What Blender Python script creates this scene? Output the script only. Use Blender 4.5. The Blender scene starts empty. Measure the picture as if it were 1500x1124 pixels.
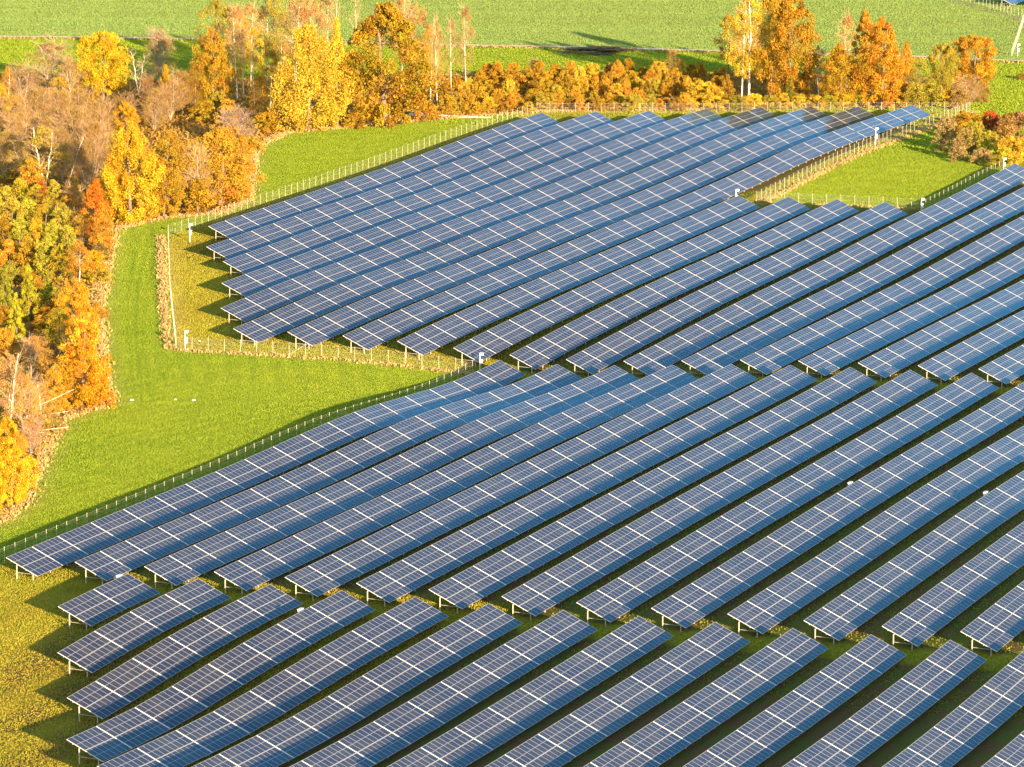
import bpy, math, random
import numpy as np
from mathutils import Matrix, Vector

# ------------------------------------------------------------------ camera, light, exposure
S = bpy.context.scene
COL = S.collection
F_PX, PITCH, CAM_H = 7016.0, math.radians(10.0), 107.0005   # focal length in px of a 1500 px wide frame
cam_d = bpy.data.cameras.new("camera")
cam_d.sensor_fit = 'HORIZONTAL'; cam_d.sensor_width = 36.0
cam_d.lens = F_PX / 1500.0 * 36.0
cam_d.clip_start = 1.0; cam_d.clip_end = 12000.0
cam = bpy.data.objects.new("camera", cam_d); COL.objects.link(cam)
cam.location = (0, 0, CAM_H); cam.rotation_euler = (math.radians(90) - PITCH, 0, 0)
S.camera = cam

SUN_EL = math.radians(9.8); SUN_AZ = math.radians(21.5)     # behind the camera, a little to the right
SUN_DIR = Vector((math.sin(SUN_AZ) * math.cos(SUN_EL), -math.cos(SUN_AZ) * math.cos(SUN_EL), math.sin(SUN_EL)))
W = bpy.data.worlds.new("World"); S.world = W; W.use_nodes = True
wn = W.node_tree.nodes; wl = W.node_tree.links
bg = wn["Background"]; sky = wn.new("ShaderNodeTexSky")
sky.sky_type = 'NISHITA'; sky.sun_disc = False
sky.sun_elevation = SUN_EL; sky.sun_rotation = math.pi - SUN_AZ
sky.air_density = 1.0; sky.dust_density = 0.6; sky.ozone_density = 1.4
wl.new(sky.outputs[0], bg.inputs[0]); bg.inputs[1].default_value = 0.125
sun_d = bpy.data.lights.new("sun", 'SUN'); sun_d.energy = 5.0; sun_d.angle = math.radians(0.55)
sun_d.color = (1.0, 0.75, 0.48)
sun = bpy.data.objects.new("sun", sun_d); COL.objects.link(sun)
sun.rotation_euler = SUN_DIR.to_track_quat('Z', 'Y').to_euler(); sun.location = (0, 0, 300)
S.view_settings.view_transform = 'Standard'; S.view_settings.look = 'None'
S.view_settings.gamma = 1.0; S.view_settings.exposure = 1.9
S.cycles.max_bounces = 6; S.cycles.transparent_max_bounces = 12

# ------------------------------------------------------------------ terrain
GD=[
[-6.59,-6.38,-6.16,-5.90,-5.59,-5.18,-4.64,-3.98,-3.26,-2.62,-2.17,-1.95,-1.91,-1.98,-2.10,-2.25,-2.40,-2.56,-2.70,-2.81],
[-6.16,-5.96,-5.76,-5.55,-5.33,-5.07,-4.73,-4.27,-3.64,-2.94,-2.42,-2.22,-2.20,-2.22,-2.26,-2.34,-2.44,-2.52,-2.56,-2.58],
[-5.73,-5.54,-5.36,-5.19,-5.03,-4.89,-4.76,-4.55,-4.12,-3.35,-2.68,-2.53,-2.50,-2.46,-2.39,-2.44,-2.48,-2.47,-2.40,-2.32],
[-5.31,-5.14,-4.97,-4.81,-4.68,-4.60,-4.60,-4.67,-4.66,-4.09,-3.22,-2.94,-2.71,-2.65,-2.47,-2.57,-2.52,-2.37,-2.20,-2.02],
[-4.92,-4.75,-4.59,-4.43,-4.29,-4.19,-4.18,-4.33,-4.68,-4.64,-3.77,-3.12,-2.57,-2.63,-2.76,-2.77,-2.48,-2.18,-1.92,-1.70],
[-4.55,-4.39,-4.22,-4.07,-3.91,-3.76,-3.60,-3.46,-3.28,-2.95,-2.88,-2.74,-2.63,-2.46,-2.75,-2.49,-2.14,-1.83,-1.59,-1.37],
[-4.20,-4.05,-3.89,-3.73,-3.56,-3.37,-3.12,-2.83,-2.46,-2.36,-2.51,-2.52,-2.48,-2.45,-2.29,-1.84,-1.60,-1.40,-1.23,-1.06],
[-3.88,-3.73,-3.57,-3.42,-3.27,-3.11,-2.95,-2.84,-2.52,-2.40,-2.32,-2.51,-2.09,-2.16,-1.64,-1.28,-1.10,-1.00,-0.90,-0.80],
[-3.58,-3.44,-3.30,-3.15,-3.03,-2.95,-2.92,-2.83,-2.60,-2.22,-2.21,-2.10,-2.04,-1.72,-1.05,-0.82,-0.74,-0.69,-0.65,-0.59],
[-3.29,-3.18,-3.07,-2.94,-2.83,-2.76,-2.79,-2.88,-2.77,-2.01,-2.05,-1.68,-1.91,-1.38,-0.87,-0.64,-0.56,-0.53,-0.49,-0.45],
[-3.01,-2.95,-2.88,-2.79,-2.69,-2.59,-2.63,-3.01,-2.88,-2.12,-1.82,-1.58,-1.43,-0.97,-0.80,-0.66,-0.57,-0.50,-0.44,-0.38],
[-2.72,-2.74,-2.74,-2.71,-2.65,-2.54,-2.46,-2.65,-2.57,-2.13,-1.68,-1.62,-1.19,-0.99,-0.91,-0.80,-0.69,-0.57,-0.48,-0.38],
[-2.42,-2.51,-2.59,-2.66,-2.69,-2.67,-2.49,-2.22,-2.42,-2.04,-1.73,-1.36,-1.11,-1.29,-1.19,-1.02,-0.85,-0.70,-0.57,-0.44],
[-2.10,-2.25,-2.41,-2.58,-2.72,-2.89,-3.20,-3.34,-2.75,-1.86,-1.86,-1.17,-1.36,-1.53,-1.39,-1.19,-1.01,-0.84,-0.69,-0.55],
[-1.77,-1.95,-2.16,-2.42,-2.64,-2.71,-3.44,-4.59,-3.29,-1.74,-1.70,-0.98,-1.22,-1.42,-1.39,-1.27,-1.12,-0.96,-0.82,-0.68],
[-1.45,-1.61,-1.80,-2.06,-2.40,-2.05,-2.32,-3.73,-3.40,-1.80,-1.18,-0.97,-1.06,-1.23,-1.29,-1.26,-1.17,-1.06,-0.94,-0.82],
[-1.15,-1.28,-1.37,-1.44,-1.67,-1.48,-1.74,-2.68,-2.89,-1.72,-1.19,-1.13,-1.05,-1.12,-1.19,-1.22,-1.19,-1.12,-1.03,-0.94],
[-0.84,-0.97,-1.08,-1.06,-1.01,-1.24,-1.47,-1.91,-2.37,-1.79,-1.13,-0.94,-0.99,-1.07,-1.14,-1.18,-1.18,-1.15,-1.11,-1.05],
[-0.54,-0.67,-0.84,-0.94,-0.88,-1.17,-1.07,-1.36,-1.81,-1.78,-1.30,-1.12,-1.07,-1.09,-1.12,-1.15,-1.17,-1.17,-1.15,-1.14],
[-0.28,-0.36,-0.49,-0.68,-0.74,-1.06,-0.94,-1.10,-1.55,-1.63,-1.43,-1.31,-1.19,-1.13,-1.12,-1.14,-1.16,-1.17,-1.18,-1.19],
[-0.06,-0.18,-0.21,-0.30,-0.39,-0.54,-0.79,-0.88,-1.14,-1.31,-1.32,-1.29,-1.21,-1.15,-1.12,-1.12,-1.14,-1.17,-1.20,-1.23],
[.24,.06,-0.05,-0.08,-0.29,-0.33,-0.54,-0.59,-0.53,-0.75,-1.04,-1.12,-1.11,-1.09,-1.08,-1.09,-1.11,-1.15,-1.20,-1.24],
[.61,.41,.16,-0.00,-0.17,-0.29,-0.29,-0.23,-0.12,-0.30,-0.63,-0.82,-0.91,-0.96,-0.99,-1.03,-1.07,-1.12,-1.18,-1.25],
[.97,.70,.33,.26,.23,.04,.08,.10,.07,-0.04,-0.27,-0.49,-0.65,-0.77,-0.86,-0.93,-1.00,-1.08,-1.16,-1.23],
[1.30,1.01,.75,.74,.55,.45,.60,.59,.43,.23,.04,-0.18,-0.38,-0.56,-0.70,-0.81,-0.91,-1.01,-1.11,-1.21],
[1.65,1.48,1.44,1.15,.92,1.18,1.33,1.22,.97,.65,.37,.11,-0.13,-0.34,-0.52,-0.67,-0.80,-0.93,-1.04,-1.16],
[2.03,1.92,1.78,1.43,1.36,1.71,1.84,1.64,1.35,.99,.65,.35,.09,-0.14,-0.34,-0.52,-0.68,-0.82,-0.96,-1.09],
[2.30,2.22,2.05,1.77,1.74,1.84,1.83,1.68,1.44,1.15,.84,.55,.28,.04,-0.17,-0.37,-0.54,-0.70,-0.86,-1.01],
[2.33,2.16,1.95,1.72,1.79,1.77,1.58,1.51,1.38,1.18,.93,.68,.43,.19,-0.02,-0.22,-0.41,-0.58,-0.74,-0.90],
[2.19,1.95,1.68,1.43,1.54,1.67,1.46,1.36,1.27,1.13,.95,.75,.53,.32,.11,-0.09,-0.27,-0.45,-0.62,-0.78],
[1.95,1.71,1.48,1.32,1.35,1.40,1.30,1.22,1.15,1.06,.93,.77,.60,.41,.22,.04,-0.14,-0.31,-0.48,-0.65],
[1.67,1.48,1.32,1.21,1.18,1.17,1.14,1.09,1.04,.98,.89,.77,.63,.48,.32,.15,-0.02,-0.18,-0.34,-0.51],
[1.41,1.28,1.16,1.08,1.03,1.01,.99,.97,.94,.90,.84,.75,.65,.53,.39,.25,.10,-0.05,-0.21,-0.36],
[1.16,1.07,1.00,.93,.89,.87,.85,.85,.84,.82,.78,.73,.66,.56,.46,.34,.21,.07,-0.07,-0.21],
[.93,.88,.82,.78,.75,.73,.73,.73,.74,.74,.73,.70,.66,.60,.52,.42,.31,.19,.07,-0.06],
[.71,.68,.65,.63,.61,.60,.61,.62,.64,.66,.67,.67,.66,.62,.57,.50,.41,.31,.20,.09],
]
ANCH= {'B': {0: -147.26, 1: -147.03, 2: -146.88, 3: -146.84, 4: -146.79, 5: -146.74, 6: -146.67, 7: -146.72, 8: -146.52, 9: -146.5, 10: -146.39, 11: -146.58, 12: -146.44, 13: -146.49}, 'A': {2: -167.08, 3: -183.26, 4: -197.39, 5: -213.61, 6: -215.53, 7: -207.3, 8: -215.42, 9: -207.23, 10: -207.2, 11: -207.05, 12: -198.96, 13: -198.9, 14: -190.77}, 'C': {-10: 77.39, -9: 59.34, -8: 47.78, -7: 29.81, -6: 12.04, -5: -1.37, -4: -1.32, -3: -1.11, -2: -1.17, -1: -0.98, 0: -0.87, 1: -0.93, 2: -0.77, 3: -0.67, 4: -0.54, 5: -0.7, 6: -0.57, 7: -0.55, 8: -0.46}, 'Ce': {-10: 219.52, -9: 226.07, -8: 232.1, -7: 240.42, -6: 246.69, -5: 251.84, -4: 255.63, -3: 262.0, -2: 140.31, -1: 140.71, 0: 141.1, 1: 140.84, 2: 188.44}, 'Be': {0: -4.89, 1: -5.16, 2: -5.03, 3: -5.32, 4: -4.04}, 'Ae': {2: -150.81, 3: -150.91, 4: -150.9, 5: -150.96, 6: -150.7, 8: -150.6, 9: -150.58, 10: -150.38, 11: -150.27, 12: -150.34, 13: -150.57}}
GDA = np.array(GD); NU, NV = GDA.shape
U0, V0, DU, DV = -270., -110., 18., 16.
PHI, DIST = 0.3860094573815908, 649.63342517701
P, TW, TILT, MP = 8.347990909697575, 4.24424264570264, 0.43699673788275645, 1.02
DROP = 2.42                                # height of a table's upper edge above the ground
SP, CP = math.sin(PHI), math.cos(PHI)
CT, ST = math.cos(TILT), math.sin(TILT)

def _bs(t):
    return ((1-t)**3/6, (3*t**3-6*t**2+4)/6, (-3*t**3+3*t**2+3*t+1)/6, t**3/6)

def edge_z(u, v):
    """height of the tables' upper edge over (u along the rows, v across them); numpy friendly"""
    u = np.clip(np.asarray(u, float), -262., 330.); v = np.clip(np.asarray(v, float), -102., 170.)
    a = (u-U0)/DU; b = (v-V0)/DV
    i = np.clip(np.floor(a), 1, NU-3).astype(int); j = np.clip(np.floor(b), 1, NV-3).astype(int)
    wa = _bs(a-i); wb = _bs(b-j); z = 0.
    for p in range(4):
        for q in range(4):
            z = z + GDA[i-1+p, j-1+q]*wa[p]*wb[q]
    return z

def ground_z(u, v):
    return edge_z(u, v) - DROP

def xy(u, v):
    return u*SP + v*CP, u*CP - v*SP + DIST

def uv(x, y):
    y = y - DIST
    return x*SP + y*CP, x*CP - y*SP

def world(u, v, h=0.0):
    x, y = xy(u, v)
    return Vector((x, y, float(ground_z(u, v)) + h))

def at(px, py):
    """ground point (u, v) seen at a pixel of the 1500 x 1124 photograph, and its distance"""
    a = (px-750)/F_PX; b = -(py-562)/F_PX; z = -2.5
    for _ in range(50):
        Z = z - CAM_H
        Y = -Z*(math.cos(PITCH)+b*math.sin(PITCH))/(math.sin(PITCH)-b*math.cos(PITCH))
        d = Y*math.cos(PITCH)-Z*math.sin(PITCH); X = a*d
        u, v = uv(X, Y); z = .6*z + .4*float(ground_z(u, v))
    return u, v, d

# ------------------------------------------------------------------ helpers
def tag(o, label, cat, group=None, kind=None):
    o['label'] = label; o['category'] = cat
    if group: o['group'] = group
    if kind: o['kind'] = kind
    return o

def thing(name, label, cat, loc, rz=0.0, group=None):
    o = bpy.data.objects.new(name, None); COL.objects.link(o)
    o.location = loc; o.rotation_euler = (0, 0, rz); o.empty_display_size = .5
    return tag(o, label, cat, group)

def link(name, me, parent=None):
    o = bpy.data.objects.new(name, me); COL.objects.link(o)
    if parent: o.parent = parent
    return o

class MB:
    def __init__(s): s.v = []; s.f = []; s.m = []
    def quad(s, a, b, c, d, m=0):
        n = len(s.v); s.v += [a, b, c, d]; s.f.append((n, n+1, n+2, n+3)); s.m.append(m)
    def box(s, x0, x1, y0, y1, z0, z1, m=0, top=None):
        n = len(s.v)
        s.v += [(x0,y0,z0),(x1,y0,z0),(x1,y1,z0),(x0,y1,z0),(x0,y0,z1),(x1,y0,z1),(x1,y1,z1),(x0,y1,z1)]
        for f in ((0,3,2,1),(4,5,6,7),(0,1,5,4),(1,2,6,5),(2,3,7,6),(3,0,4,7)):
            s.f.append(tuple(n+k for k in f)); s.m.append(m)
        if top is not None: s.m[-5] = top
    def bar(s, a, b, w, h=None, m=0):
        """square bar between two points"""
        a = Vector(a); b = Vector(b); d = (b-a).normalized(); h = h or w
        x = d.cross(Vector((0,0,1)) if abs(d.z) < .9 else Vector((1,0,0))).normalized(); y = x.cross(d)
        n = len(s.v)
        for p in (a, b):
            for sx, sy in ((-1,-1),(1,-1),(1,1),(-1,1)):
                s.v.append(tuple(p + x*sx*w/2 + y*sy*h/2))
        for f in ((0,1,2,3),(7,6,5,4),(0,4,5,1),(1,5,6,2),(2,6,7,3),(3,7,4,0)):
            s.f.append(tuple(n+k for k in f)); s.m.append(m)
    def tube(s, pts, rad, sides=5, m=0):
        n0 = len(s.v); pts = [Vector(p) for p in pts]
        for k, p in enumerate(pts):
            d = (pts[min(k+1, len(pts)-1)] - pts[max(k-1, 0)]).normalized()
            x = d.cross(Vector((0,0,1)) if abs(d.z) < .9 else Vector((1,0,0))).normalized(); y = d.cross(x)
            for q in range(sides):
                t = 2*math.pi*q/sides
                s.v.append(tuple(p + (x*math.cos(t) + y*math.sin(t))*rad[k]))
        for k in range(len(pts)-1):
            for q in range(sides):
                a = n0+k*sides+q; b = n0+k*sides+(q+1) % sides
                s.f.append((a, b, b+sides, a+sides)); s.m.append(m)
        s.f.append(tuple(n0+(len(pts)-1)*sides+q for q in range(sides))); s.m.append(m)
    def swap(s):
        s.v = [(p[1], p[0], p[2]) for p in s.v]; s.f = [tuple(reversed(f)) for f in s.f]; return s
    def mesh(s, name, mats, smooth=False):
        me = bpy.data.meshes.new(name); me.from_pydata([tuple(p) for p in s.v], [], s.f)
        for m in mats: me.materials.append(m)
        me.polygons.foreach_set('material_index', s.m)
        if smooth: me.polygons.foreach_set('use_smooth', [True]*len(s.f))
        me.update(); return me

def np_mesh(name, V, Q, mats, attrs=None):
    """mesh from numpy vertices and quads"""
    me = bpy.data.meshes.new(name)
    me.vertices.add(len(V)); me.vertices.foreach_set('co', np.asarray(V, np.float32).ravel())
    me.loops.add(Q.size); me.loops.foreach_set('vertex_index', np.asarray(Q, np.int32).ravel())
    me.polygons.add(len(Q)); me.polygons.foreach_set('loop_start', np.arange(0, Q.size, Q.shape[1], dtype=np.int32))
    for m in mats: me.materials.append(m)
    for k, a in (attrs or {}).items():
        at_ = me.attributes.new(k, 'FLOAT', 'POINT'); at_.data.foreach_set('value', np.asarray(a, np.float32))
    me.update(); me.validate(); return me

class NT:
    """small node helper"""
    def __init__(s, name):
        s.m = bpy.data.materials.new(name); s.m.use_nodes = True
        s.t = s.m.node_tree; s.n = s.t.nodes; s.l = s.t.links
        s.b = s.n["Principled BSDF"]; s.out = s.n["Material Output"]
    def new(s, t, **k):
        n = s.n.new(t)
        for a, b in k.items(): setattr(n, a, b)
        return n
    def put(s, sock, v):
        if isinstance(v, bpy.types.NodeSocket): s.l.new(v, sock)
        elif v is not None: sock.default_value = v
    def math(s, op, a, b=None, c=None, clamp=False):
        n = s.new("ShaderNodeMath", operation=op, use_clamp=clamp)
        s.put(n.inputs[0], a); s.put(n.inputs[1], b); s.put(n.inputs[2], c); return n.outputs[0]
    def mix(s, f, a, b, mode='MIX'):
        n = s.new("ShaderNodeMix", data_type='RGBA', blend_type=mode)
        s.put(n.inputs[0], f); s.put(n.inputs[6], a); s.put(n.inputs[7], b); return n.outputs[2]
    def noise(s, vec, scale, detail=3.0, rough=.5):
        n = s.new("ShaderNodeTexNoise"); s.put(n.inputs['Vector'], vec)
        n.inputs['Scale'].default_value = scale; n.inputs['Detail'].default_value = detail; n.inputs['Roughness'].default_value = rough
        return n.outputs[0]
    def ramp(s, f, lo, hi):
        n = s.new("ShaderNodeMapRange", interpolation_type='SMOOTHSTEP'); s.put(n.inputs[0], f)
        n.inputs[1].default_value = lo; n.inputs[2].default_value = hi; return n.outputs[0]
    def attr(s, name):
        n = s.new("ShaderNodeAttribute", attribute_name=name); return n.outputs['Fac']
    def pos(s):
        return s.new("ShaderNodeNewGeometry").outputs['Position']
    def base(s, c): s.put(s.b.inputs['Base Color'], c)
    def set(s, **k):
        for a, v in k.items(): s.put(s.b.inputs[a.replace('_', ' ')], v)
    def bump(s, h, strength, dist):
        n = s.new("ShaderNodeBump"); s.put(n.inputs['Height'], h)
        n.inputs['Strength'].default_value = strength; n.inputs['Distance'].default_value = dist
        s.l.new(n.outputs[0], s.b.inputs['Normal'])

def C(r, g, b): return (r, g, b, 1.0)

# ------------------------------------------------------------------ materials
def simple(name, c, rough=.6, metal=0.0, var=.25, scale=4.0):
    t = NT(name); f = t.noise(t.pos(), scale)
    t.base(t.mix(f, C(*[x*(1-var) for x in c]), C(*[min(1, x*(1+var)) for x in c])))
    t.set(Roughness=rough, Metallic=metal); return t.m

M_FRAME = simple("aluminium_frame", (.27,.265,.265), .45, .0, .08)
M_STEEL = simple("galvanised_steel", (.42,.38,.31), .5, .0, .12)
M_STRIP = simple("pale_joint_metal", (.60,.57,.51), .5, .0, .06)
M_UNDER = simple("panel_underside", (.30,.30,.30), .7)
M_WHITE = simple("white_plastic", (.82,.82,.80), .4, 0, .05)
M_CABLE = simple("dark_rail", (.10,.09,.08), .6)

def panel_glass():
    t = NT("panel_glass")
    co = t.new("ShaderNodeTexCoord").outputs['UV']            # u: columns, v: rows, one unit per module
    sx = t.new("ShaderNodeSeparateXYZ"); t.l.new(co, sx.inputs[0])
    def line(v, per, wid):
        f = t.math('FRACT', t.math('MULTIPLY', v, per))
        d = t.math('ABSOLUTE', t.math('SUBTRACT', f, .5))
        return t.math('GREATER_THAN', d, .5-wid)
    wn_ = t.new("ShaderNodeTexWhiteNoise", noise_dimensions='3D')
    cmb = t.new("ShaderNodeCombineXYZ")
    t.put(cmb.inputs[0], t.math('FLOOR', sx.outputs[0])); t.put(cmb.inputs[1], t.math('FLOOR', sx.outputs[1]))
    t.put(cmb.inputs[2], t.new("ShaderNodeObjectInfo").outputs['Random'])
    t.l.new(cmb.outputs[0], wn_.inputs[0])
    cell = t.mix(wn_.outputs['Value'], C(.027,.022,.027), C(.019,.020,.032))
    dust = t.noise(t.pos(), .35, 4, .6)
    cell = t.mix(t.ramp(dust, .35, .75), cell, C(.046,.040,.040))
    half = line(t.math('ADD', sx.outputs[1], .5), 1.0, .010)   # gap between the half modules
    grid = t.math('MAXIMUM', line(sx.outputs[0], 6.0, .03), line(sx.outputs[1], 12.0, .03))
    c = t.mix(t.math('MULTIPLY', grid, .10), cell, C(.35,.34,.36))
    c = t.mix(half, c, C(.32,.31,.33))
    # coated glass: dark cells below a blue anti-reflection layer
    df = t.new("ShaderNodeBsdfDiffuse"); t.l.new(c, df.inputs[0])
    gl = t.new("ShaderNodeBsdfGlossy"); gl.inputs[0].default_value = C(.17,.60,.86)
    t.put(gl.inputs['Roughness'], t.math('ADD', t.math('MULTIPLY', dust, .06), .07))
    fr = t.new("ShaderNodeFresnel"); fr.inputs['IOR'].default_value = 1.42
    mx = t.new("ShaderNodeMixShader"); t.l.new(fr.outputs[0], mx.inputs[0]); t.l.new(df.outputs[0], mx.inputs[1]); t.l.new(gl.outputs[0], mx.inputs[2])
    t.l.new(mx.outputs[0], t.out.inputs[0])
    return t.m
M_GLASS = panel_glass()

def foliage():
    t = NT("foliage"); oi = t.new("ShaderNodeObjectInfo")
    tint = t.attr("tint"); hue = t.attr("hue")
    hs = t.new("ShaderNodeHueSaturation"); t.l.new(oi.outputs['Color'], hs.inputs['Color'])
    t.put(hs.inputs['Hue'], t.math('ADD', t.math('MULTIPLY', hue, .075), .468))
    t.put(hs.inputs['Value'], t.math('ADD', t.math('MULTIPLY', tint, .85), .575))
    t.base(hs.outputs[0]); t.set(Roughness=.65); t.b.inputs['Specular IOR Level'].default_value = .25
    tr = t.new("ShaderNodeBsdfTranslucent"); t.l.new(hs.outputs[0], tr.inputs[0])
    mx = t.new("ShaderNodeMixShader"); mx.inputs[0].default_value = .35
    t.l.new(t.b.outputs[0], mx.inputs[1]); t.l.new(tr.outputs[0], mx.inputs[2]); t.l.new(mx.outputs[0], t.out.inputs[0])
    return t.m
M_LEAF = foliage()

def bark(name, c1, c2, scale):
    t = NT(name); g = t.new("ShaderNodeTexCoord").outputs['Object']
    mp = t.new("ShaderNodeMapping"); mp.inputs['Scale'].default_value = (1, 1, 2.5); t.l.new(g, mp.inputs[0])
    t.base(t.mix(t.ramp(t.noise(mp.outputs[0], scale, 4, .7), .42, .62), C(*c1), C(*c2))); t.set(Roughness=.85); return t.m
M_BIRCH = bark("birch_bark", (.72,.66,.55), (.34,.27,.20), 2.2)
M_BARK = bark("brown_bark", (.17,.12,.08), (.09,.065,.045), 3.0)
M_GREYBARK = bark("grey_bark", (.40,.34,.27), (.20,.16,.12), 3.0)

def twigs():
    t = NT("twigs"); oi = t.new("ShaderNodeObjectInfo")
    t.base(oi.outputs['Color']); t.set(Roughness=.8); return t.m
M_TWIG = twigs()

def fence_wire():
    t = NT("fence_wire"); t.base(C(.45,.45,.42)); t.set(Roughness=.5)
    uvn = t.new("ShaderNodeTexCoord").outputs['UV']
    sx = t.new("ShaderNodeSeparateXYZ"); t.l.new(uvn, sx.inputs[0])
    def wire(v, per, wid):
        f = t.math('FRACT', t.math('DIVIDE', v, per)); return t.math('LESS_THAN', f, wid)
    w = t.math('MAXIMUM', wire(sx.outputs[0], .10, .016), wire(sx.outputs[1], .20, .012))
    tr = t.new("ShaderNodeBsdfTransparent"); mx = t.new("ShaderNodeMixShader")
    t.put(mx.inputs[0], w); t.l.new(tr.outputs[0], mx.inputs[1]); t.l.new(t.b.outputs[0], mx.inputs[2])
    t.l.new(mx.outputs[0], t.out.inputs[0]); return t.m
M_WIRE = fence_wire()

def ground_mat():
    t = NT("ground"); p = t.pos()
    solar, forest, far, dry, rowm = (t.attr(k) for k in ("solar", "forest", "far", "dry", "rowsoil"))
    sx = t.new("ShaderNodeSeparateXYZ"); t.l.new(p, sx.inputs[0]); X, Y = sx.outputs[0], sx.outputs[1]
    cv = t.new("ShaderNodeCombineXYZ"); t.put(cv.inputs[0], t.math('MULTIPLY', X, .006)); t.put(cv.inputs[1], t.math('MULTIPLY', Y, .10))
    n1 = t.noise(p, .035, 4, .55); n2 = t.noise(p, .35, 5, .65); n3 = t.noise(p, 2.2, 3, .6)
    # mown swaths running along the meadow
    su = t.math('ADD', t.math('MULTIPLY', X, .80), t.math('MULTIPLY', Y, -.28))
    sw = t.math('SINE', t.math('ADD', t.math('MULTIPLY', su, 1.05), t.math('MULTIPLY', n2, 4.0)))
    sw = t.math('ADD', t.math('MULTIPLY', sw, .5), .5)
    mead = t.mix(t.ramp(n1, .35, .68), C(.20,.30,.012), C(.32,.35,.02))
    mead = t.mix(t.math('MULTIPLY', t.math('MULTIPLY', sw, t.ramp(n2, .35, .7)), .55), mead, C(.36,.33,.035))
    mead = t.mix(t.math('MULTIPLY', t.ramp(n3, .5, .8), .45), mead, C(.10,.19,.008))
    # grass of the solar park, yellower, with worn soil
    sol = t.mix(t.ramp(n2, .3, .7), C(.26,.25,.016), C(.34,.28,.025))
    sol = t.mix(t.math('MULTIPLY', t.ramp(n3, .45, .75), .5), sol, C(.17,.18,.012))
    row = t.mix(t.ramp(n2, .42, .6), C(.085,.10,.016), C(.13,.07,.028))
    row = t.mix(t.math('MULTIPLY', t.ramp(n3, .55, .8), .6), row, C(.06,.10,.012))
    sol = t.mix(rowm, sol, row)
    c = t.mix(solar, mead, sol)
    litter = t.mix(t.ramp(n2, .3, .7), C(.22,.12,.03), C(.34,.20,.05))
    c = t.mix(forest, c, litter)
    fs = t.noise(cv.outputs[0], 1.0, 4, .6)
    crop = t.mix(t.ramp(fs, .35, .65), C(.22,.31,.06), C(.29,.36,.09))
    crop = t.mix(t.math('MULTIPLY', t.ramp(n2, .35, .75), .5), crop, C(.27,.33,.06))
    c = t.mix(far, c, crop)
    c = t.mix(t.math('MULTIPLY', dry, t.ramp(n3, .25, .55)), c, t.mix(n2, C(.42,.27,.09), C(.56,.40,.17)))
    t.base(c); t.set(Roughness=.95); t.b.inputs['Specular IOR Level'].default_value = .05
    h = t.math('ADD', t.math('MULTIPLY', t.noise(p, 3.0, 4, .7), .5), t.noise(p, .5, 3, .6))
    t.bump(h, 1.0, .55)
    return t.m
M_GROUND = ground_mat()
M_TRACK = simple("chalk_gravel", (.62,.50,.36), .9, 0, .45, .04)
M_RUT = simple("worn_rut", (.36,.27,.07), .95, 0, .45, .35)
M_SOIL = simple("brown_soil", (.22,.13,.06), .95, 0, .3, .5)

# ------------------------------------------------------------------ ground sheet
def poly_mask(Uq, Vq, poly, soft):
    """soft inside mask of polygon in (u, v)"""
    inside = np.zeros(Uq.shape, bool); dist = np.full(Uq.shape, 1e9); n = len(poly)
    for k in range(n):
        (x0, y0), (x1, y1) = poly[k], poly[(k+1) % n]
        cond = ((y0 > Vq) != (y1 > Vq)) & (Uq < (x1-x0)*(Vq-y0)/((y1-y0) or 1e-9)+x0); inside ^= cond
        dist = np.minimum(dist, seg_dist(Uq, Vq, x0, y0, x1, y1))
    return np.clip(.5 + np.where(inside, 1, -1)*dist/(2*soft), 0, 1)

def seg_dist(Uq, Vq, x0, y0, x1, y1):
    dx, dy = x1-x0, y1-y0; L = dx*dx+dy*dy or 1e-9
    t = np.clip(((Uq-x0)*dx+(Vq-y0)*dy)/L, 0, 1)
    return np.hypot(Uq-x0-t*dx, Vq-y0-t*dy)

def path_dist(Uq, Vq, pts):
    d = np.full(Uq.shape, 1e9)
    for (a, b) in zip(pts[:-1], pts[1:]): d = np.minimum(d, seg_dist(Uq, Vq, a[0], a[1], b[0], b[1]))
    return d

def A2(*pp): return [at(*p)[:2] for p in pp]

FENCE_A = [(-185., -4.2), (-4.0, -4.2)]
FENCE_B = [(-4.0, -4.2), (-4.9, -24.), (-6.6, -48.1)]
FENCE_C = [(-6.6, -48.1), (32.1, -68.0), (79.5, -91.6)]
FENCE_D = [(79.5, -91.6), (239., -92.0)]
FENCE_E = [(239., -92.0), (258., -60.), (277.5, -18.)]
FENCE_F = [(277.5, -18.), (218.7, -17.4), (149., -16.4)]
FENCE_G = [(149., -16.4), (150.5, 12.6)]
FENCE_H = [(150.5, 12.6), (196., 12.6)]
EDGE = A2((0,768),(38,738),(70,660),(92,617),(163,592),(152,540),(148,450),(168,338),(230,322),(330,312),(366,292),(375,218),(420,196),(640,176),(800,164),(1060,161),(1330,158))
FOREST = EDGE + A2((1440,148),(1440,120),(1300,105),(1060,108),(690,108),(500,112),(250,120),(100,112),(-80,108)) + [(-100,-330),(-160,-40)]
TRACK = A2((-60,53),(0,54),(120,55),(250,57),(400,60),(520,63),(640,66),(760,68),(850,69.5),(950,72.5),(1065,75.5),(1200,79),(1330,83),(1450,88),(1560,92))
RUT1 = A2((203,590),(200,560),(197,520),(192,480),(193,440),(199,405),(206,370),(213,345),(222,332))
RUT2 = A2((214,588),(211,560),(207,520),(204,480),(206,440),(212,405),(219,372),(228,348),(240,334))

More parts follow.
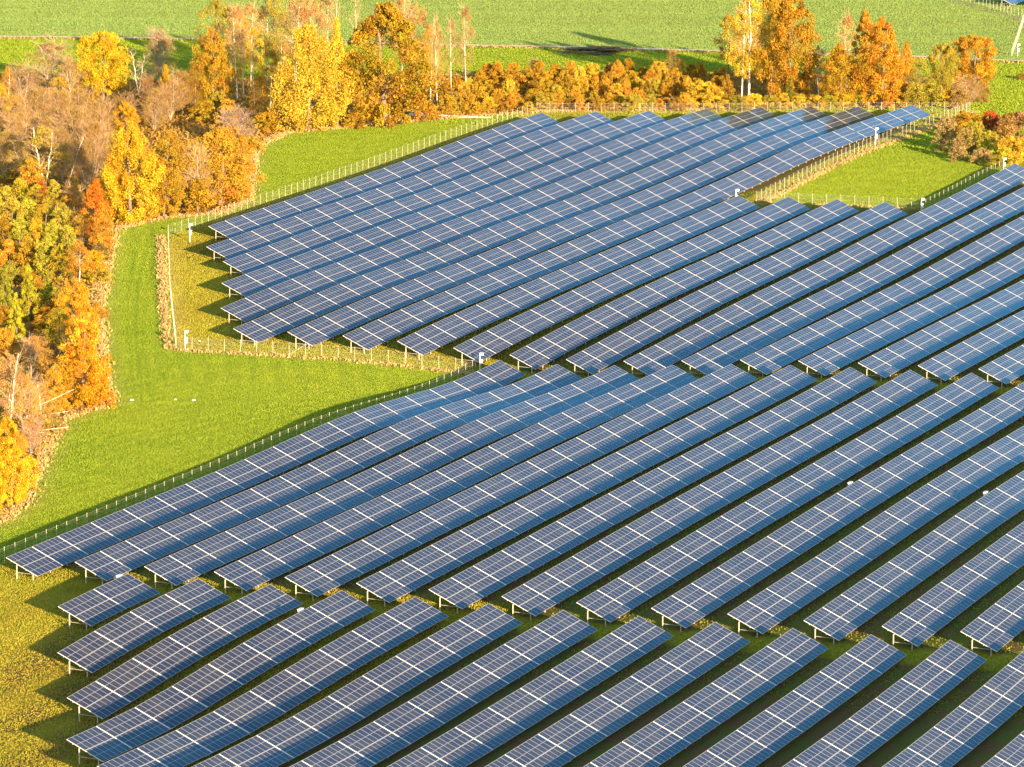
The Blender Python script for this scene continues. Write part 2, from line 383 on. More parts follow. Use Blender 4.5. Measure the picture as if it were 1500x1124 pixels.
def lines_grid(segs):
    out = []
    for a, b, st in segs: out += list(np.arange(a, b, st))
    return np.array(out + [segs[-1][1]])
gu = lines_grid([(-3000,-400,200),(-400,-250,12),(-250,330,1.6),(330,620,5),(620,900,20),(900,4000,200)])
gv = lines_grid([(-3000,-420,200),(-420,-210,6),(-210,160,1.6),(160,260,10),(260,3000,200)])
GU, GV = np.meshgrid(gu, gv, indexing='ij'); GZ = ground_z(GU, GV)
GX, GY = xy(GU, GV)
solar_poly = [(-600,-4.2)] + FENCE_A[1:] + FENCE_B[1:] + FENCE_C[1:] + FENCE_D[1:] + FENCE_E[1:] + FENCE_F[1:] + FENCE_G[1:] + [(520,12.6),(520,600),(-600,600)]
m_solar = poly_mask(GU, GV, solar_poly, .7)
m_forest = poly_mask(GU, GV, FOREST, 1.5)
far_poly = TRACK + [(1500, 60), (3000, -3000), (300, -3000)]
m_far = poly_mask(GU, GV, far_poly, 1.5)
dd = np.minimum(path_dist(GU, GV, FENCE_B+FENCE_C[1:]), path_dist(GU, GV, FENCE_F))
dd = np.minimum(dd, path_dist(GU, GV, FENCE_D+FENCE_E[1:]) + .6)
de = path_dist(GU, GV, EDGE)
m_dry = np.maximum(np.clip(1.5-dd/1.5, 0, 1), .8*np.clip(1.4-de/2.2, 0, 1))
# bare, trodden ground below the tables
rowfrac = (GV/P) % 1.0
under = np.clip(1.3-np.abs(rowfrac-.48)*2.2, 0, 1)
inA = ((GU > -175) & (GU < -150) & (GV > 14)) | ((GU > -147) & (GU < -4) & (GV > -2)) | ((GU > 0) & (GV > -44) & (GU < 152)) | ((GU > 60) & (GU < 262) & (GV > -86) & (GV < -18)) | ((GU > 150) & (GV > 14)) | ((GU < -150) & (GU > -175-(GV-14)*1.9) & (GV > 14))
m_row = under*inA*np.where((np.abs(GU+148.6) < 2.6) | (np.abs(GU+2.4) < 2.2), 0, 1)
idx = np.arange(GU.size).reshape(GU.shape)
Q = np.stack([idx[:-1,:-1], idx[:-1,1:], idx[1:,1:], idx[1:,:-1]], -1).reshape(-1, 4)[:, ::-1]
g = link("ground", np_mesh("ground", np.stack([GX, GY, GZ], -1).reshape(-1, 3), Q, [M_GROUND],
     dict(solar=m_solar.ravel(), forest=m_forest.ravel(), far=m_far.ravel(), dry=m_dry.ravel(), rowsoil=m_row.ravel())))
g.data.polygons.foreach_set('use_smooth', [True]*len(g.data.polygons))
g['kind'] = 'structure'; g['label'] = 'green meadow, field and solar park ground'

def ribbon(name, pts, wid, mat, label, jitter=.15, lift=.05, step=1.5):
    rnd = random.Random(name); mb = MB(); L = []
    for a, b in zip(pts[:-1], pts[1:]):
        n = max(1, int(math.hypot(b[0]-a[0], b[1]-a[1])/step))
        L += [(a[0]+(b[0]-a[0])*k/n, a[1]+(b[1]-a[1])*k/n) for k in range(n)]
    L.append(pts[-1]); prev = None
    for k, p in enumerate(L):
        q0, q1 = L[max(k-1, 0)], L[min(k+1, len(L)-1)]
        dx, dy = q1[0]-q0[0], q1[1]-q0[1]; n = math.hypot(dx, dy); nx, ny = -dy/n, dx/n
        row = []
        for s in (-1, 0, 1):
            w = wid/2*s*(1+rnd.uniform(-jitter, jitter)); row.append(world(p[0]+nx*w, p[1]+ny*w, lift))
        if prev:
            mb.quad(prev[0], prev[1], row[1], row[0]); mb.quad(prev[1], prev[2], row[2], row[1])
        prev = row
    o = link(name, mb.mesh(name, [mat], True)); o['kind'] = 'structure'; o['label'] = label; return o
ribbon("farm_track", TRACK, 3.6, M_TRACK, "pale gravel farm track crossing the far fields", .18, .06)
#, .55, M_RUT, "worn wheel rut in the meadow nearer the wood", .4)
#, .55, M_RUT, "worn wheel rut in the meadow nearer the fence", .4)

# ------------------------------------------------------------------ solar tables
_tables = {}
def table_mesh(n):
    """n columns of two upright modules; x along the row from the left end, y down the slope, z normal"""
    if n in _tables: return _tables[n]
    mb = MB(); L = n*MP - .16; wx = L/n; th = .04; uvs = {}
    # glass of the modules: one sheet each, framed by proud aluminium bars
    mb.box(0, L, 0, TW, -th, -.006, 1)
    for i in range(n):
        for j in range(2):
            x0, x1 = i*wx, (i+1)*wx; y0, y1 = j*TW/2, (j+1)*TW/2
            uvs[len(mb.f)] = [(i, j), (i+1, j), (i+1, j+1), (i, j+1)]
            mb.quad((x0,y0,0), (x1,y0,0), (x1,y1,0), (x0,y1,0), 0)
    def bar(x0, x1, y0, y1): mb.box(x0, x1, y0, y1, -.01, .004, 1)
    for i in range(1, n):
        bar(i*wx-.034, i*wx+.034, .03, TW/2-.055); bar(i*wx-.034, i*wx+.034, TW/2+.055, TW-.03)
    bar(0, .05, 0, TW); bar(L-.05, L, 0, TW)
    bar(.05, L-.05, -.002, .034); bar(.05, L-.05, TW-.034, TW+.002); bar(.05, L-.05, TW/2-.055, TW/2+.055)
    for y in (.75, 1.55, 2.75, 3.55): mb.box(-.05, L+.05, y-.03, y+.03, -.13, -.045, 2)   # purlins
    # side faces: pale frame edge
    mb.box(-.012, 0, 0, TW, -.05, .004, 3); mb.box(L, L+.012, 0, TW, -.05, .004, 3)
    uvs = {f: list(reversed(c)) for f, c in uvs.items()}
    me = mb.swap().mesh("panel_table_%d" % n, [M_GLASS, M_FRAME, M_STEEL, M_STRIP])
    lay = me.uv_layers.new(name="UVMap")
    for fi, c in uvs.items():
        for k, li in enumerate(me.polygons[fi].loop_indices): lay.data[li].uv = c[k]
    # face up
    _tables[n] = me; return me

def strip_mesh():
    mb = MB(); mb.box(-.075, .075, .34, TW-.04, -.035, -.004, 0); mb.box(-.02, .02, .30, TW-.04, -.004, .012, 0)
    return mb.swap().mesh("joint_strip", [M_STRIP])
ME_STRIP = strip_mesh()

def frame_mesh():
    """rear post, front post, brace and sloping rafter; origin on the ground under the upper edge, y across the row"""
    mb = MB(); s = .09
    zr = lambda y: DROP - y/CT*ST - .17
    mb.box(-.05, .05, 1.15-s/2, 1.15+s/2, -.5, zr(1.15)); mb.box(-.05, .05, 3.15-s/2, 3.15+s/2, -.5, zr(3.15))
    mb.bar((0, 1.15, .78), (0, 3.0, .72), .035)
    mb.bar((0, .12, zr(.12)+.0), (0, 3.75, zr(3.75)+.0), .07, .10, 1)
    return mb.swap().mesh("support_frame", [M_STEEL, M_CABLE])
ME_FRAME = frame_mesh()

def seg_list(start, first, end):
    """column counts of the tables of a row between two u values"""
    out = []; u = start; k = 0
    while u < end-2.0:
        n = first[k] if k < len(first) else 8
        n = min(n, int(round((end-u+.1)/MP)))
        if n < 2: break
        out.append((u, n)); u += n*MP; k += 1
    return out

def row(r, start, first, end, label, group):
    segs = seg_list(start, first, end); v = r*P
    root_p = world(start, v+2.0)
    rt = thing("solar_panel_row", label, "solar panels", root_p, 0, group)
    inv = Vector(root_p); zs = []
    for k, (u, n) in enumerate(segs):
        ua, ub = u+.08, u+n*MP-.08
        za, zb = float(edge_z(u, v)), float(edge_z(u+n*MP, v)); zs.append((u, za, u+n*MP, zb))
        sl = (zb-za)/(n*MP)
        x, y = xy(ua, v); pa = Vector((x, y, za+sl*.08)) - inv
        t = link("panel_table", table_mesh(n), rt)
        orient(t, pa, sl)
        if k:
            x, y = xy(u, v); s = link("joint_strip", ME_STRIP, rt); orient(s, Vector((x, y, za)) - inv, sl)
    end_u = segs[-1][0] + segs[-1][1]*MP
    u = start+.38
    while u < end_u-.3:
        for (a, za, b, zb) in zs:
            if a <= u <= b: z = za+(zb-za)*(u-a)/(b-a); break
        x, y = xy(u, v); f = link("support_frame", ME_FRAME, rt)
        f.matrix_local = Matrix.Translation(Vector((x, y, z-DROP)) - inv) @ RZ4
        u += 4.08
    return rt

# meshes are drawn as (along the row, across it, up) and stored as (across, along, up), which is right handed
def orient(o, p, sl):
    n = math.hypot(1, sl); ex = Vector((SP/n, CP/n, sl/n))
    ey = Vector((CP*CT, -SP*CT, -ST)); ey = (ey - ex*ey.dot(ex)).normalized(); ez = ey.cross(ex)
    M = Matrix((ey, ex, ez)).transposed().to_4x4(); o.matrix_local = Matrix.Translation(p) @ M
RZ4 = Matrix(((CP, SP, 0, 0), (-SP, CP, 0, 0), (0, 0, 1, 0), (0, 0, 0, 1)))

ORD = ["first","second","third","fourth","fifth","sixth","seventh","eighth","ninth","tenth","eleventh","twelfth","thirteenth","fourteenth","fifteenth","sixteenth","seventeenth","eighteenth","nineteenth","twentieth"]
B_START = {k: v for k, v in ANCH['B'].items()}
A_ANCH = ANCH['A']; A_START = {2: -167.08, 3: -183.26, 4: -197.39, 5: -213.61}
GA, GB, GC = "rows of the front block of solar panels", "rows of the middle block of solar panels", "rows of the far block of solar panels"
# right limits where the photograph ends (a little beyond the frame)
B_END = {9: -2.5, 10: -14., 11: -55., 12: -80., 13: -108., 14: -125.}
B_SEGS = [6, 6]
for r in range(0, 15):
    st = B_START.get(r, -146.4); end = B_END.get(r, st+142.9)
    row(r, st, B_SEGS, end, ("%s row of the middle block, counted from the green meadow edge" % ORD[r]) if r else
        "outermost row of the middle block, running beside the wire fence and green meadow", GB)
for r in range(2, 17):
    end = -150.4 if r < 15 else {15: -166., 16: -172.}[r]
    if r in A_START: st, fs = A_START[r], {2: [8, 8], 3: [], 4: [6], 5: [6]}[r]
    else:
        a = A_ANCH.get(r, -190.77); low = {6: -229.9, 7: -232., 8: -224., 9: -223., 10: -216., 11: -215.5, 12: -208., 13: -207.5, 14: -200., 15: -199., 16: -199.}[r]
        st = a - 8.16*math.floor((a-low)/8.16); fs = []
    row(r, st, fs, end, ("%s row of the short front block, counted from the middle block" % ORD[r-2]) if r > 2 else
        "shortest front row, only two tables long, beside the yellow grass", GA)
C_END = dict(ANCH['Ce']); C_END[2] = 188.6
C_SEGS = {-10: [6, 6], -9: [], -8: [], -7: [], -6: []}
for r in range(-10, 10):
    st = ANCH['C'].get(r, -.46)
    end = C_END[r]+.5 if r in C_END else {3: 176., 4: 148., 5: 122., 6: 98., 7: 70., 8: 44., 9: 24.}[r]
    if r == -10: lb = "outermost row of the far block, beside the fence below the wood"
    elif r == -3: lb = "long far row whose open lower edge faces the right fence and meadow"
    else: lb = "%s row of the far block, counted from the wood" % ORD[r+10]
    row(r, st, C_SEGS.get(r, [6, 6]), end, lb, GC)
M_GREY = simple("pale_grey_enamel", (.46,.50,.54), .45, 0, .06)
# ------------------------------------------------------------------ wire fences
def post_mesh(h):
    mb = MB(); mb.box(-.02, .02, -.02, .02, -.4, h); mb.box(-.032, .032, -.032, .032, h, h+.03)
    return mb.mesh("fence_post", [M_STEEL])
FENCE_H_M = 1.85
ME_POST = post_mesh(FENCE_H_M)

def fence(label, pts, gap=2.5, brace=()):
    L = [pts[0]]; 
    for a, b in zip(pts[:-1], pts[1:]):
        n = max(1, round(math.hypot(b[0]-a[0], b[1]-a[1])/gap))
        L += [(a[0]+(b[0]-a[0])*k/n, a[1]+(b[1]-a[1])*k/n) for k in range(1, n+1)]
    o = world(*pts[0]); rt = thing("wire_fence", label, "fence", o, 0, "wire mesh fences round the solar park")
    mb = MB(); uvl = []; s = 0.
    rail = MB()
    for k, p in enumerate(L):
        pt = link("fence_post", ME_POST, rt); pt.location = world(*p) - o
        if k:
            a, b = world(*L[k-1]) - o, world(*p) - o; d = (b-a).length
            up = Vector((0, 0, FENCE_H_M-.1)); lo = Vector((0, 0, .06))
            mb.quad(a+lo, b+lo, b+up, a+up); uvl.append([(s, 0), (s+d, 0), (s+d, FENCE_H_M-.16), (s, FENCE_H_M-.16)]); s += d
            for h in (.08, .95, FENCE_H_M-.1): rail.bar(a+Vector((0,0,h)), b+Vector((0,0,h)), .008)
    me = mb.mesh("wire_mesh", [M_WIRE]); lay = me.uv_layers.new(name="UVMap")
    for f, c in zip(me.polygons, uvl):
        for k, li in enumerate(f.loop_indices): lay.data[li].uv = c[k]
    link("wire_mesh", me, rt); link("tension_wire", rail.mesh("tension_wire", [M_STEEL]), rt)
    for k in brace:
        a, b = world(*L[k]) - o, world(*L[k+1]) - o; m = MB(); m.bar(a+Vector((0,0,FENCE_H_M-.2)), b+Vector((0,0,.1)), .05)
        link("brace", m.mesh("brace", [M_STEEL]), rt)
    return rt
fence("wire fence beside the outermost middle row, in the panels' shadow", FENCE_A)
fence("wire fence with a slanting brace, standing in dry grass between meadow corner and panels", FENCE_B, 2.5, (10,))
fence("bright wire fence seen end on, between rutted meadow and shadowed yellow grass", FENCE_C)
fence("wire fence running behind the outermost far row, below the wood", FENCE_D)
fence("wire fence behind the far ends of the rows, in front of the yellow bushes", FENCE_E)
fence("wire fence on the strip of dry grass below the long far row, right meadow", FENCE_F)
fence("short wire fence across the upper ends of four far rows", FENCE_G)
fence("wire fence along the lower edge of the right meadow, beside shaded ground", FENCE_H)
fence("far pale wire fence seen end on, rising to the upper right corner", A2((1482,84),(1490,62),(1499,34),(1504,18)))
fence("far wire fence in front of the small solar array in the upper right corner", A2((1385,-4),(1440,9),(1497,26)))
_c = at(1483, 11)
for k in (0, 1):
    row((_c[1]-3.85)/P+k, _c[0]-.5*k, [8, 8], _c[0]+16.5, "small far row of panels cut by the top edge, %s the upper right corner" % ("left of" if k == 0 else "right in"), None)
ribbon("dirt_path", A2((1376,-3),(1440,12.5),(1492,28),(1500,36)), 2.2, M_SOIL, "brown dirt path below the far wire fence", .3, .07)

# ------------------------------------------------------------------ camera masts
def mast(px, py, hpx, label):
    u, v, d = at(px, py); h = hpx*d/F_PX/math.cos(PITCH)
    rt = thing("camera_mast", label, "camera mast", world(u, v), 0, "white camera masts along the fences")
    m = MB(); m.tube([(0,0,-.3),(0,0,h*.55),(0,0,h)], [.055,.05,.045], 8); link("mast", m.mesh("mast", [M_WHITE], True), rt)
    m = MB(); m.box(-.06, .34, -.16, .16, h*.42, h*.66); m.box(-.08, .36, -.18, .18, h*.66, h*.68); link("control_box", m.mesh("control_box", [M_WHITE]), rt)
    m = MB(); m.box(.0, .50, -.12, .12, h-.16, h+.14); m.box(-.05, .54, -.15, .15, h+.14, h+.17); m.bar((0,0,h-.3), (.2,0,h-.1), .05)
    link("security_camera", m.mesh("security_camera", [M_WHITE]), rt)
mast(271.5, 514, 28, "white camera mast at the fence corner nearest the rutted meadow")
mast(278, 355, 26, "white camera mast beside the left tip of the outermost far row")
mast(703, 543, 24, "white camera mast standing where the middle and far blocks meet")
mast(1078, 301, 22, "white camera mast at the inner corner of the right meadow fence")
mast(1282.5, 214, 25, "white camera mast on the dry grass strip above the right meadow")
mast(1349.5, 313, 21, "white camera mast at the lower end of the right meadow fence")
mast(1470, 251, 18, "white camera mast beside the brown thicket at the right")
mast(1490.5, 83, 17, "small distant white camera mast beside the end of the far track")

# ------------------------------------------------------------------ junction boxes on the rows' upper edges
def edge_box(r, px, label):
    best = None
    for k in range(-240, 300):
        u = k; x, y = xy(u, r*P); z = float(edge_z(u, r*P)) - CAM_H
        d = y*math.cos(PITCH) - z*math.sin(PITCH); q = 750 + F_PX*x/d
        if best is None or abs(q-px) < best[0]: best = (abs(q-px), u)
    u = best[1]; p = world(u, r*P-.42, DROP-.62)
    rt = thing("junction_box", label, "junction box", p, 0, "pale junction boxes behind the rows' upper edges")
    m = MB(); m.box(-.42, .42, -.16, .16, .15, .66); o = link("housing", m.swap().mesh("housing", [M_GREY]), rt); o.matrix_local = RZ4
    m = MB(); m.box(-.46, .46, -.20, .20, .66, .70); o = link("lid", m.swap().mesh("lid", [M_GREY]), rt); o.matrix_local = RZ4
    m = MB(); m.box(-.05, .05, -.1, 0, -(DROP-.62)-.3, 0); m.box(-.55, -.45, .0, .42, .1, .2); o = link("stand", m.swap().mesh("stand", [M_STEEL]), rt); o.matrix_local = RZ4
edge_box(2, 181, "pale box behind the shortest front row")
edge_box(5, 446, "pale box behind the fourth row of the front block")
edge_box(9, 1252, "pale box behind the tenth row of the middle block")
edge_box(11, 1450, "pale box behind the twelfth row of the middle block")

# ------------------------------------------------------------------ small pale things in the meadow
def stone(px, py, s, label):
    u, v, d = at(px, py); rnd = random.Random(px); mb = MB(); pts = []
    for k in range(4):
        t = k/3; rr = s*math.cos(t*1.35)
        pts.append([(rr*(1+rnd.uniform(-.2,.2))*math.cos(a), rr*(1+rnd.uniform(-.2,.2))*math.sin(a), -.05+s*.9*math.sin(t*1.45)) for a in [2*math.pi*i/7 for i in range(7)]])
    n = 7; mb.v = sum(pts, []); 
    for k in range(3):
        for i in range(n): mb.f.append((k*n+i, k*n+(i+1)%n, (k+1)*n+(i+1)%n, (k+1)*n+i)); mb.m.append(0)
    mb.f.append(tuple(3*n+i for i in range(n))); mb.m.append(0)
    o = link("stone", mb.mesh("stone", [M_WHITE])); o.location = world(u, v); tag(o, label, "stone", "pale stones in the meadow")
stone(193, 587, .30, "pale stone in the meadow at the end of the wheel ruts")
stone(257, 586, .22, "small pale stone in the meadow, middle one of three")
stone(284, 587, .28, "pale stone in the meadow nearest the solar panels")
stone(292, 500, .22, "small white block on the yellow grass inside the fence corner")

# ------------------------------------------------------------------ plants
def leaf_cloud(rng, cen, rad, n, size, flat=1.0, out=.55, hue0=None):
    """leaf quads round one clump: points on a fuzzy shell, leaves turned loosely outwards"""
    d = rng.normal(size=(n, 3)); d /= np.linalg.norm(d, axis=1)[:, None]
    r = rad*(.45+.6*rng.random(n))[:, None]; p = cen + d*r*np.array([1, 1, flat])
    nrm = d*out + rng.normal(size=(n, 3))*.6; nrm /= np.linalg.norm(nrm, axis=1)[:, None]
    a = np.cross(nrm, rng.normal(size=(n, 3))); a /= np.linalg.norm(a, axis=1)[:, None]; b = np.cross(nrm, a)
    s = size*(.6+.8*rng.random(n))[:, None]; w = s*(.55+.3*rng.random(n))[:, None]
    return np.stack([p-a*s-b*w*.3, p+b*w-a*s*.1, p+a*s+b*w*.2, p-b*w+a*s*.1], 1)

def crown(name, seed, H, R, prof, n_cl, n_leaf, leaf, cl=.22, z0=.12, hole=.0, weep=0.0, lean=0.0):
    """crown mesh; prof(t) gives the relative radius at relative height t (0 lower edge .. 1 top)"""
    rng = np.random.default_rng(seed); quads = []; tint = []; hue = []
    lob = rng.random(8)*6.28
    for k in range(n_cl):
        t = rng.random()**.85; ang = rng.random()*6.283
        lump = 1 + .16*math.sin(2*ang+lob[0]) + .12*math.sin(3*ang+lob[1]+t*5) + .10*math.sin(5*ang+t*9+lob[2])
        rr = R*prof(t)*lump*math.sqrt(rng.uniform(.12, 1.0))
        if rng.random() < hole: continue
        c = np.array([rr*math.cos(ang)+lean*t*H, rr*math.sin(ang), H*(z0+(1-z0)*t)])
        cr = R*cl*rng.uniform(.7, 1.35)*max(.45, prof(t)**.5)
        n = int(n_leaf*rng.uniform(.6, 1.4)); q = leaf_cloud(rng, c, cr, n, leaf, 1.25 if weep else .85)
        if weep: q[..., 2] -= weep*rng.random((n, 1))
        quads.append(q); tint += list(np.clip(rng.normal(.5, .17)+rng.normal(0, .14, n), 0, 1)); hue += list(np.clip(rng.normal(.5, .13)+rng.normal(0, .10, n), 0, 1))
    q = np.concatenate(quads); V = q.reshape(-1, 3); V[:, 2] = np.maximum(V[:, 2], -.05)
    return np_mesh(name, V, np.arange(len(V)).reshape(-1, 4), [M_LEAF], dict(tint=np.repeat(tint, 4), hue=np.repeat(hue, 4)))

def limb_mesh(name, seed, H, r0, mat, n_limb, spread, z_first=.3, forks=1, twig=0, crook=.02, tw_len=.12):
    """tapered trunk with limbs; twigs go into a second mesh"""
    rnd = random.Random(seed); mb = MB(); tw = MB()
    def stem(x0, ang, hh, rr):
        pts = []; rad = []; x = Vector((x0, 0, -.3)); dx, dy = math.cos(ang)*.06*forks, math.sin(ang)*.06*forks
        for k in range(8):
            t = k/7; pts.append((x0+dx*t*hh+rnd.uniform(-1,1)*crook*hh*t, dy*t*hh+rnd.uniform(-1,1)*crook*hh*t, -.3+(hh+.3)*t)); rad.append(rr*(1-.86*t)+.012)
        mb.tube(pts, rad, 6)
        for k in range(n_limb):
            t = z_first+(1-z_first)*(k+rnd.random())/n_limb*.95; i = min(6, int(t*7)); f = t*7-i
            a = Vector(pts[i]).lerp(Vector(pts[i+1]), f); an = rnd.uniform(0, 6.283); ln = spread*H*(1.15-t)*rnd.uniform(.6, 1.1)
            el = rnd.uniform(.5, 1.1); d = Vector((math.cos(an)*math.cos(el), math.sin(an)*math.cos(el), math.sin(el)))
            b = a + d*ln*.5; c = b + (d+Vector((0,0,.35))).normalized()*ln*.5; r = rr*(1-.8*t)*.42+.01
            mb.tube([a, b, c], [r, r*.6, .012], 4)
            for q in range(twig):
                s = a.lerp(c, rnd.uniform(.25, 1)); dd = (d + Vector((rnd.gauss(0,.6), rnd.gauss(0,.6), rnd.gauss(.35,.45)))).normalized()
                l2 = tw_len*H*rnd.uniform(.5, 1.2); e = s+dd*l2; tw.tube([s, e], [.022, .009], 3)
                for z in range(3):
                    s2 = s.lerp(e, rnd.uniform(.3, .95)); d3 = (dd+Vector((rnd.gauss(0,.6), rnd.gauss(0,.6), rnd.gauss(.2,.4)))).normalized()
                    tw.tube([s2, s2+d3*l2*.6], [.013, .007], 3)
    for k in range(forks): stem((k-(forks-1)/2)*.12*H*.1, k*2.4+rnd.random(), H*(1-.07*k), r0*(1-.15*k))
    return mb.mesh(name, [mat], True), (tw.mesh(name+"_twigs", [M_TWIG]) if twig else None)

round_p = lambda t: max(.05, math.sqrt(max(0, 1-(2*t-1)**2)))**.8
egg_p = lambda t: max(.08, math.sin(math.pi*min(1, (t*.88+.12)))**.75)*(1.0 if t < .5 else 1.0)
cone_p = lambda t: max(.06, (1-t)**.8)*(min(1, .55+t*3))
col_p = lambda t: max(.10, (1-t**3))*min(1, .65+t*1.5)
dome_p = lambda t: max(.10, math.sqrt(max(0, 1-t*t)))

# unit variants: height 10 m, scaled per plant
VAR = {
 'oak':    [crown("oak_crown", s, 10, 4.0, egg_p, 150, 170, .095, .20, .05) for s in (1, 2)],
 'weep':   [crown("weeping_crown", s, 10, 3.5, egg_p, 150, 150, .085, .20, .03, 0, .7) for s in (5, 6)],
 'round':  [crown("round_crown", s, 10, 4.7, round_p, 140, 160, .11, .17, .12) for s in (11, 12)],
 'poplar': [crown("poplar_crown", s, 10, 2.7, cone_p, 130, 150, .075, .24, .04, 0, .5) for s in (21, 22)],
 'column': [crown("column_crown", s, 10, 2.3, col_p, 110, 150, .085, .27, .05) for s in (31, 32)],
 'larch':  [crown("larch_crown", s, 10, 2.1, cone_p, 100, 150, .075, .20, .03, 0, .35) for s in (41, 42)],
 'loose':  [crown("loose_crown", s, 10, 2.6, egg_p, 85, 95, .075, .24, .25, .1) for s in (51, 52, 53)],
 'sparse': [crown("sparse_crown", s, 10, 2.4, egg_p, 75, 110, .055, .28, .28, .1) for s in (61, 62)],
 'thin':   [crown("thin_crown", s, 10, 3.8, dome_p, 120, 110, .06, .24, .12, .05) for s in (71, 72, 73)],
 'shrub':  [crown("shrub_foliage", s, 10, 5.4, dome_p, 60, 90, .26, .26, .03) for s in (81, 82, 83, 84)],
 'bushy':  [crown("bush_foliage", s, 10, 3.6, dome_p, 60, 100, .20, .28, .02) for s in (91, 92, 93)],
}
TRUNKS = {}
def trunk(kind, seed):
    k = (kind, seed)
    if k not in TRUNKS:
        TRUNKS[k] = {'brown': lambda: limb_mesh("brown_trunk", seed, 10, .20, M_BARK, 9, .32, .25),
                     'birch': lambda: limb_mesh("birch_trunk", seed, 10, .09, M_BIRCH, 12, .22, .42, 1, 5, .012),
                     'fork':  lambda: limb_mesh("forked_trunk", seed, 10, .095, M_BIRCH, 9, .26, .30, 2, 5, .02),
                     'grey':  lambda: limb_mesh("grey_trunk", seed, 10, .14, M_GREYBARK, 16, .36, .20, 2, 7, .03, .16),
                     'twiggy': lambda: limb_mesh("twiggy_trunk", seed, 10, .10, M_GREYBARK, 20, .40, .06, 3, 8, .03, .17)}[kind]()
    return TRUNKS[k]

_rnd = random.Random(5)
def tree(px, py, top, wid, var, tk, col, label, group=None, name="tree", tw=(.42,.27,.12), trunk_h=.97, lean=0.0):
    """a tree standing at a pixel's ground point; top: pixel row of its tip, wid: crown width in px"""
    u, v, d = at(px, py); s = d/F_PX; h = (py-top)*s/math.cos(PITCH); w = wid*s
    rt = thing(name, label, "tree", world(u, v), _rnd.uniform(0, 6.28), group)
    if lean: rt.rotation_euler = (0, lean, 0)
    if tk:
        tr, twg = trunk(tk, _rnd.randint(1, 3)); o = link("trunk", tr, rt); fw = max(.55, min(1.6, w/(h*.55))) if tk in ('brown', 'grey', 'twiggy') else max(.5, min(1.5, w/(h*.42)))
        o.scale = (h/10*trunk_h*fw, h/10*trunk_h*fw, h/10*trunk_h)
        if twg: b = link("twigs", twg, o); b.color = (*[x*.8 for x in tw], 1)
    if var:
        me = _rnd.choice(VAR[var]); o = link("crown", me, rt)
        R = {'oak':4.0,'weep':3.5,'round':4.7,'poplar':2.7,'column':2.3,'larch':2.1,'loose':2.6,'sparse':2.4,'thin':3.8,'shrub':5.4,'bushy':3.6}[var]*1.06
        k = w/2/R; o.scale = (k, k, h/10/1.03); o.color = (*[x*FOL for x in col], 1)
    return rt

def shrub(px, py, hpx, wid, col, label, group, var='shrub', name="shrub"):
    u, v, d = at(px, py); s = d/F_PX; h = hpx*s/math.cos(PITCH); w = wid*s
    o = link(name, _rnd.choice(VAR[var])); o.location = world(u, v, -.05); o.rotation_euler = (0, 0, _rnd.uniform(0, 6.28))
    k = w/2/({'shrub':5.4,'bushy':3.6}[var]*1.06); o.scale = (k, k, h/10/1.05); o.color = (*[x*FOL for x in col], 1)
    return tag(o, label, "shrub", group)

GOLD = (.42,.235,.014); YEL = (.56,.36,.028); ORA = (.50,.25,.02); RED = (.46,.10,.014); BRN = (.34,.20,.05); OLV = (.36,.28,.03)
GRN = (.20,.21,.014); PINK = (.50,.28,.09); DKO = (.34,.18,.014); LIME = (.42,.35,.03); TAN = (.38,.25,.09)
FOL = .88        # overall leaf reflectance
def jit(c, a=.16):
    f = 1+_rnd.uniform(-a, a); return tuple(min(.9, x*f*(1+_rnd.uniform(-a*.5, a*.5))) for x in c)

# the middle clump, left to right
tree(404, 122, -14, 44, 'loose', 'brown', OLV, "tall olive green tree top behind the pale birches of the middle clump")
tree(318, 120, -4, 62, 'loose', 'brown', OLV, "tall olive tree at the left back of the middle clump")
tree(338, 118, 8, 60, 'sparse', 'birch', PINK, "pinkish thin crowned birch behind the left white trunk of the middle clump")
tree(311, 165, 43, 70, 'oak', 'brown', GOLD, "golden orange tree at the left end of the middle clump")
tree(285, 168, 92, 44, 'thin', 'brown', DKO, "brownish orange tree leaning against the golden tree of the middle clump")
tree(348, 146, 8, 48, 'sparse', 'birch', PINK, "white trunked birch with pink twigs, leftmost tall trunk of the middle clump")
tree(357, 140, 22, 34, 'sparse', 'birch', GOLD, "slim white birch just right of the leftmost tall trunk")
tree(367, 128, 4, 44, 'sparse', 'birch', PINK, "white birch with fanned upper branches in the middle clump")
tree(373, 153, 40, 34, 'loose', 'birch', YEL, "slender birch with yellow leaves in front of the fanned birch")
tree(391, 118, 0, 60, 'sparse', 'birch', PINK, "birch with broad pink crown behind the yellow weeping tree")
tree(411, 122, 60, 44, 'sparse', 'fork', ORA, "small forked white birch beside the yellow weeping tree")
tree(396, 162, 98, 50, 'thin', 'birch', GOLD, "low golden tree in the gap left of the yellow weeping tree")
tree(380, 178, 112, 44, 'thin', 'brown', ORA, "low orange tree at the foot of the middle clump")
tree(433, 122, -6, 66, 'sparse', 'fork', PINK, "tall birch with spreading white limbs above the yellow weeping tree")
tree(455, 122, -12, 60, 'sparse', 'birch', PINK, "rear pink birch topping the frame above the yellow weeping tree")
tree(478, 118, -8, 40, 'sparse', 'birch', TAN, "bare white birch rising behind the yellow weeping tree")
tree(492, 118, -4, 34, None, 'birch', TAN, "bare white birch top between yellow and golden crowns")
tree(452, 192, 34, 108, 'weep', 'brown', YEL, "bright yellow weeping tree in front of the middle clump")
tree(494, 188, 26, 60, 'poplar', 'brown', YEL, "narrow bright yellow tree beside the big golden oak")
tree(524, 118, -10, 36, None, 'birch', TAN, "bare white birch behind the left shoulder of the golden oak")
tree(566, 186, 4, 140, 'oak', 'brown', (.36,.205,.010), "biggest golden brown oak of the middle clump")
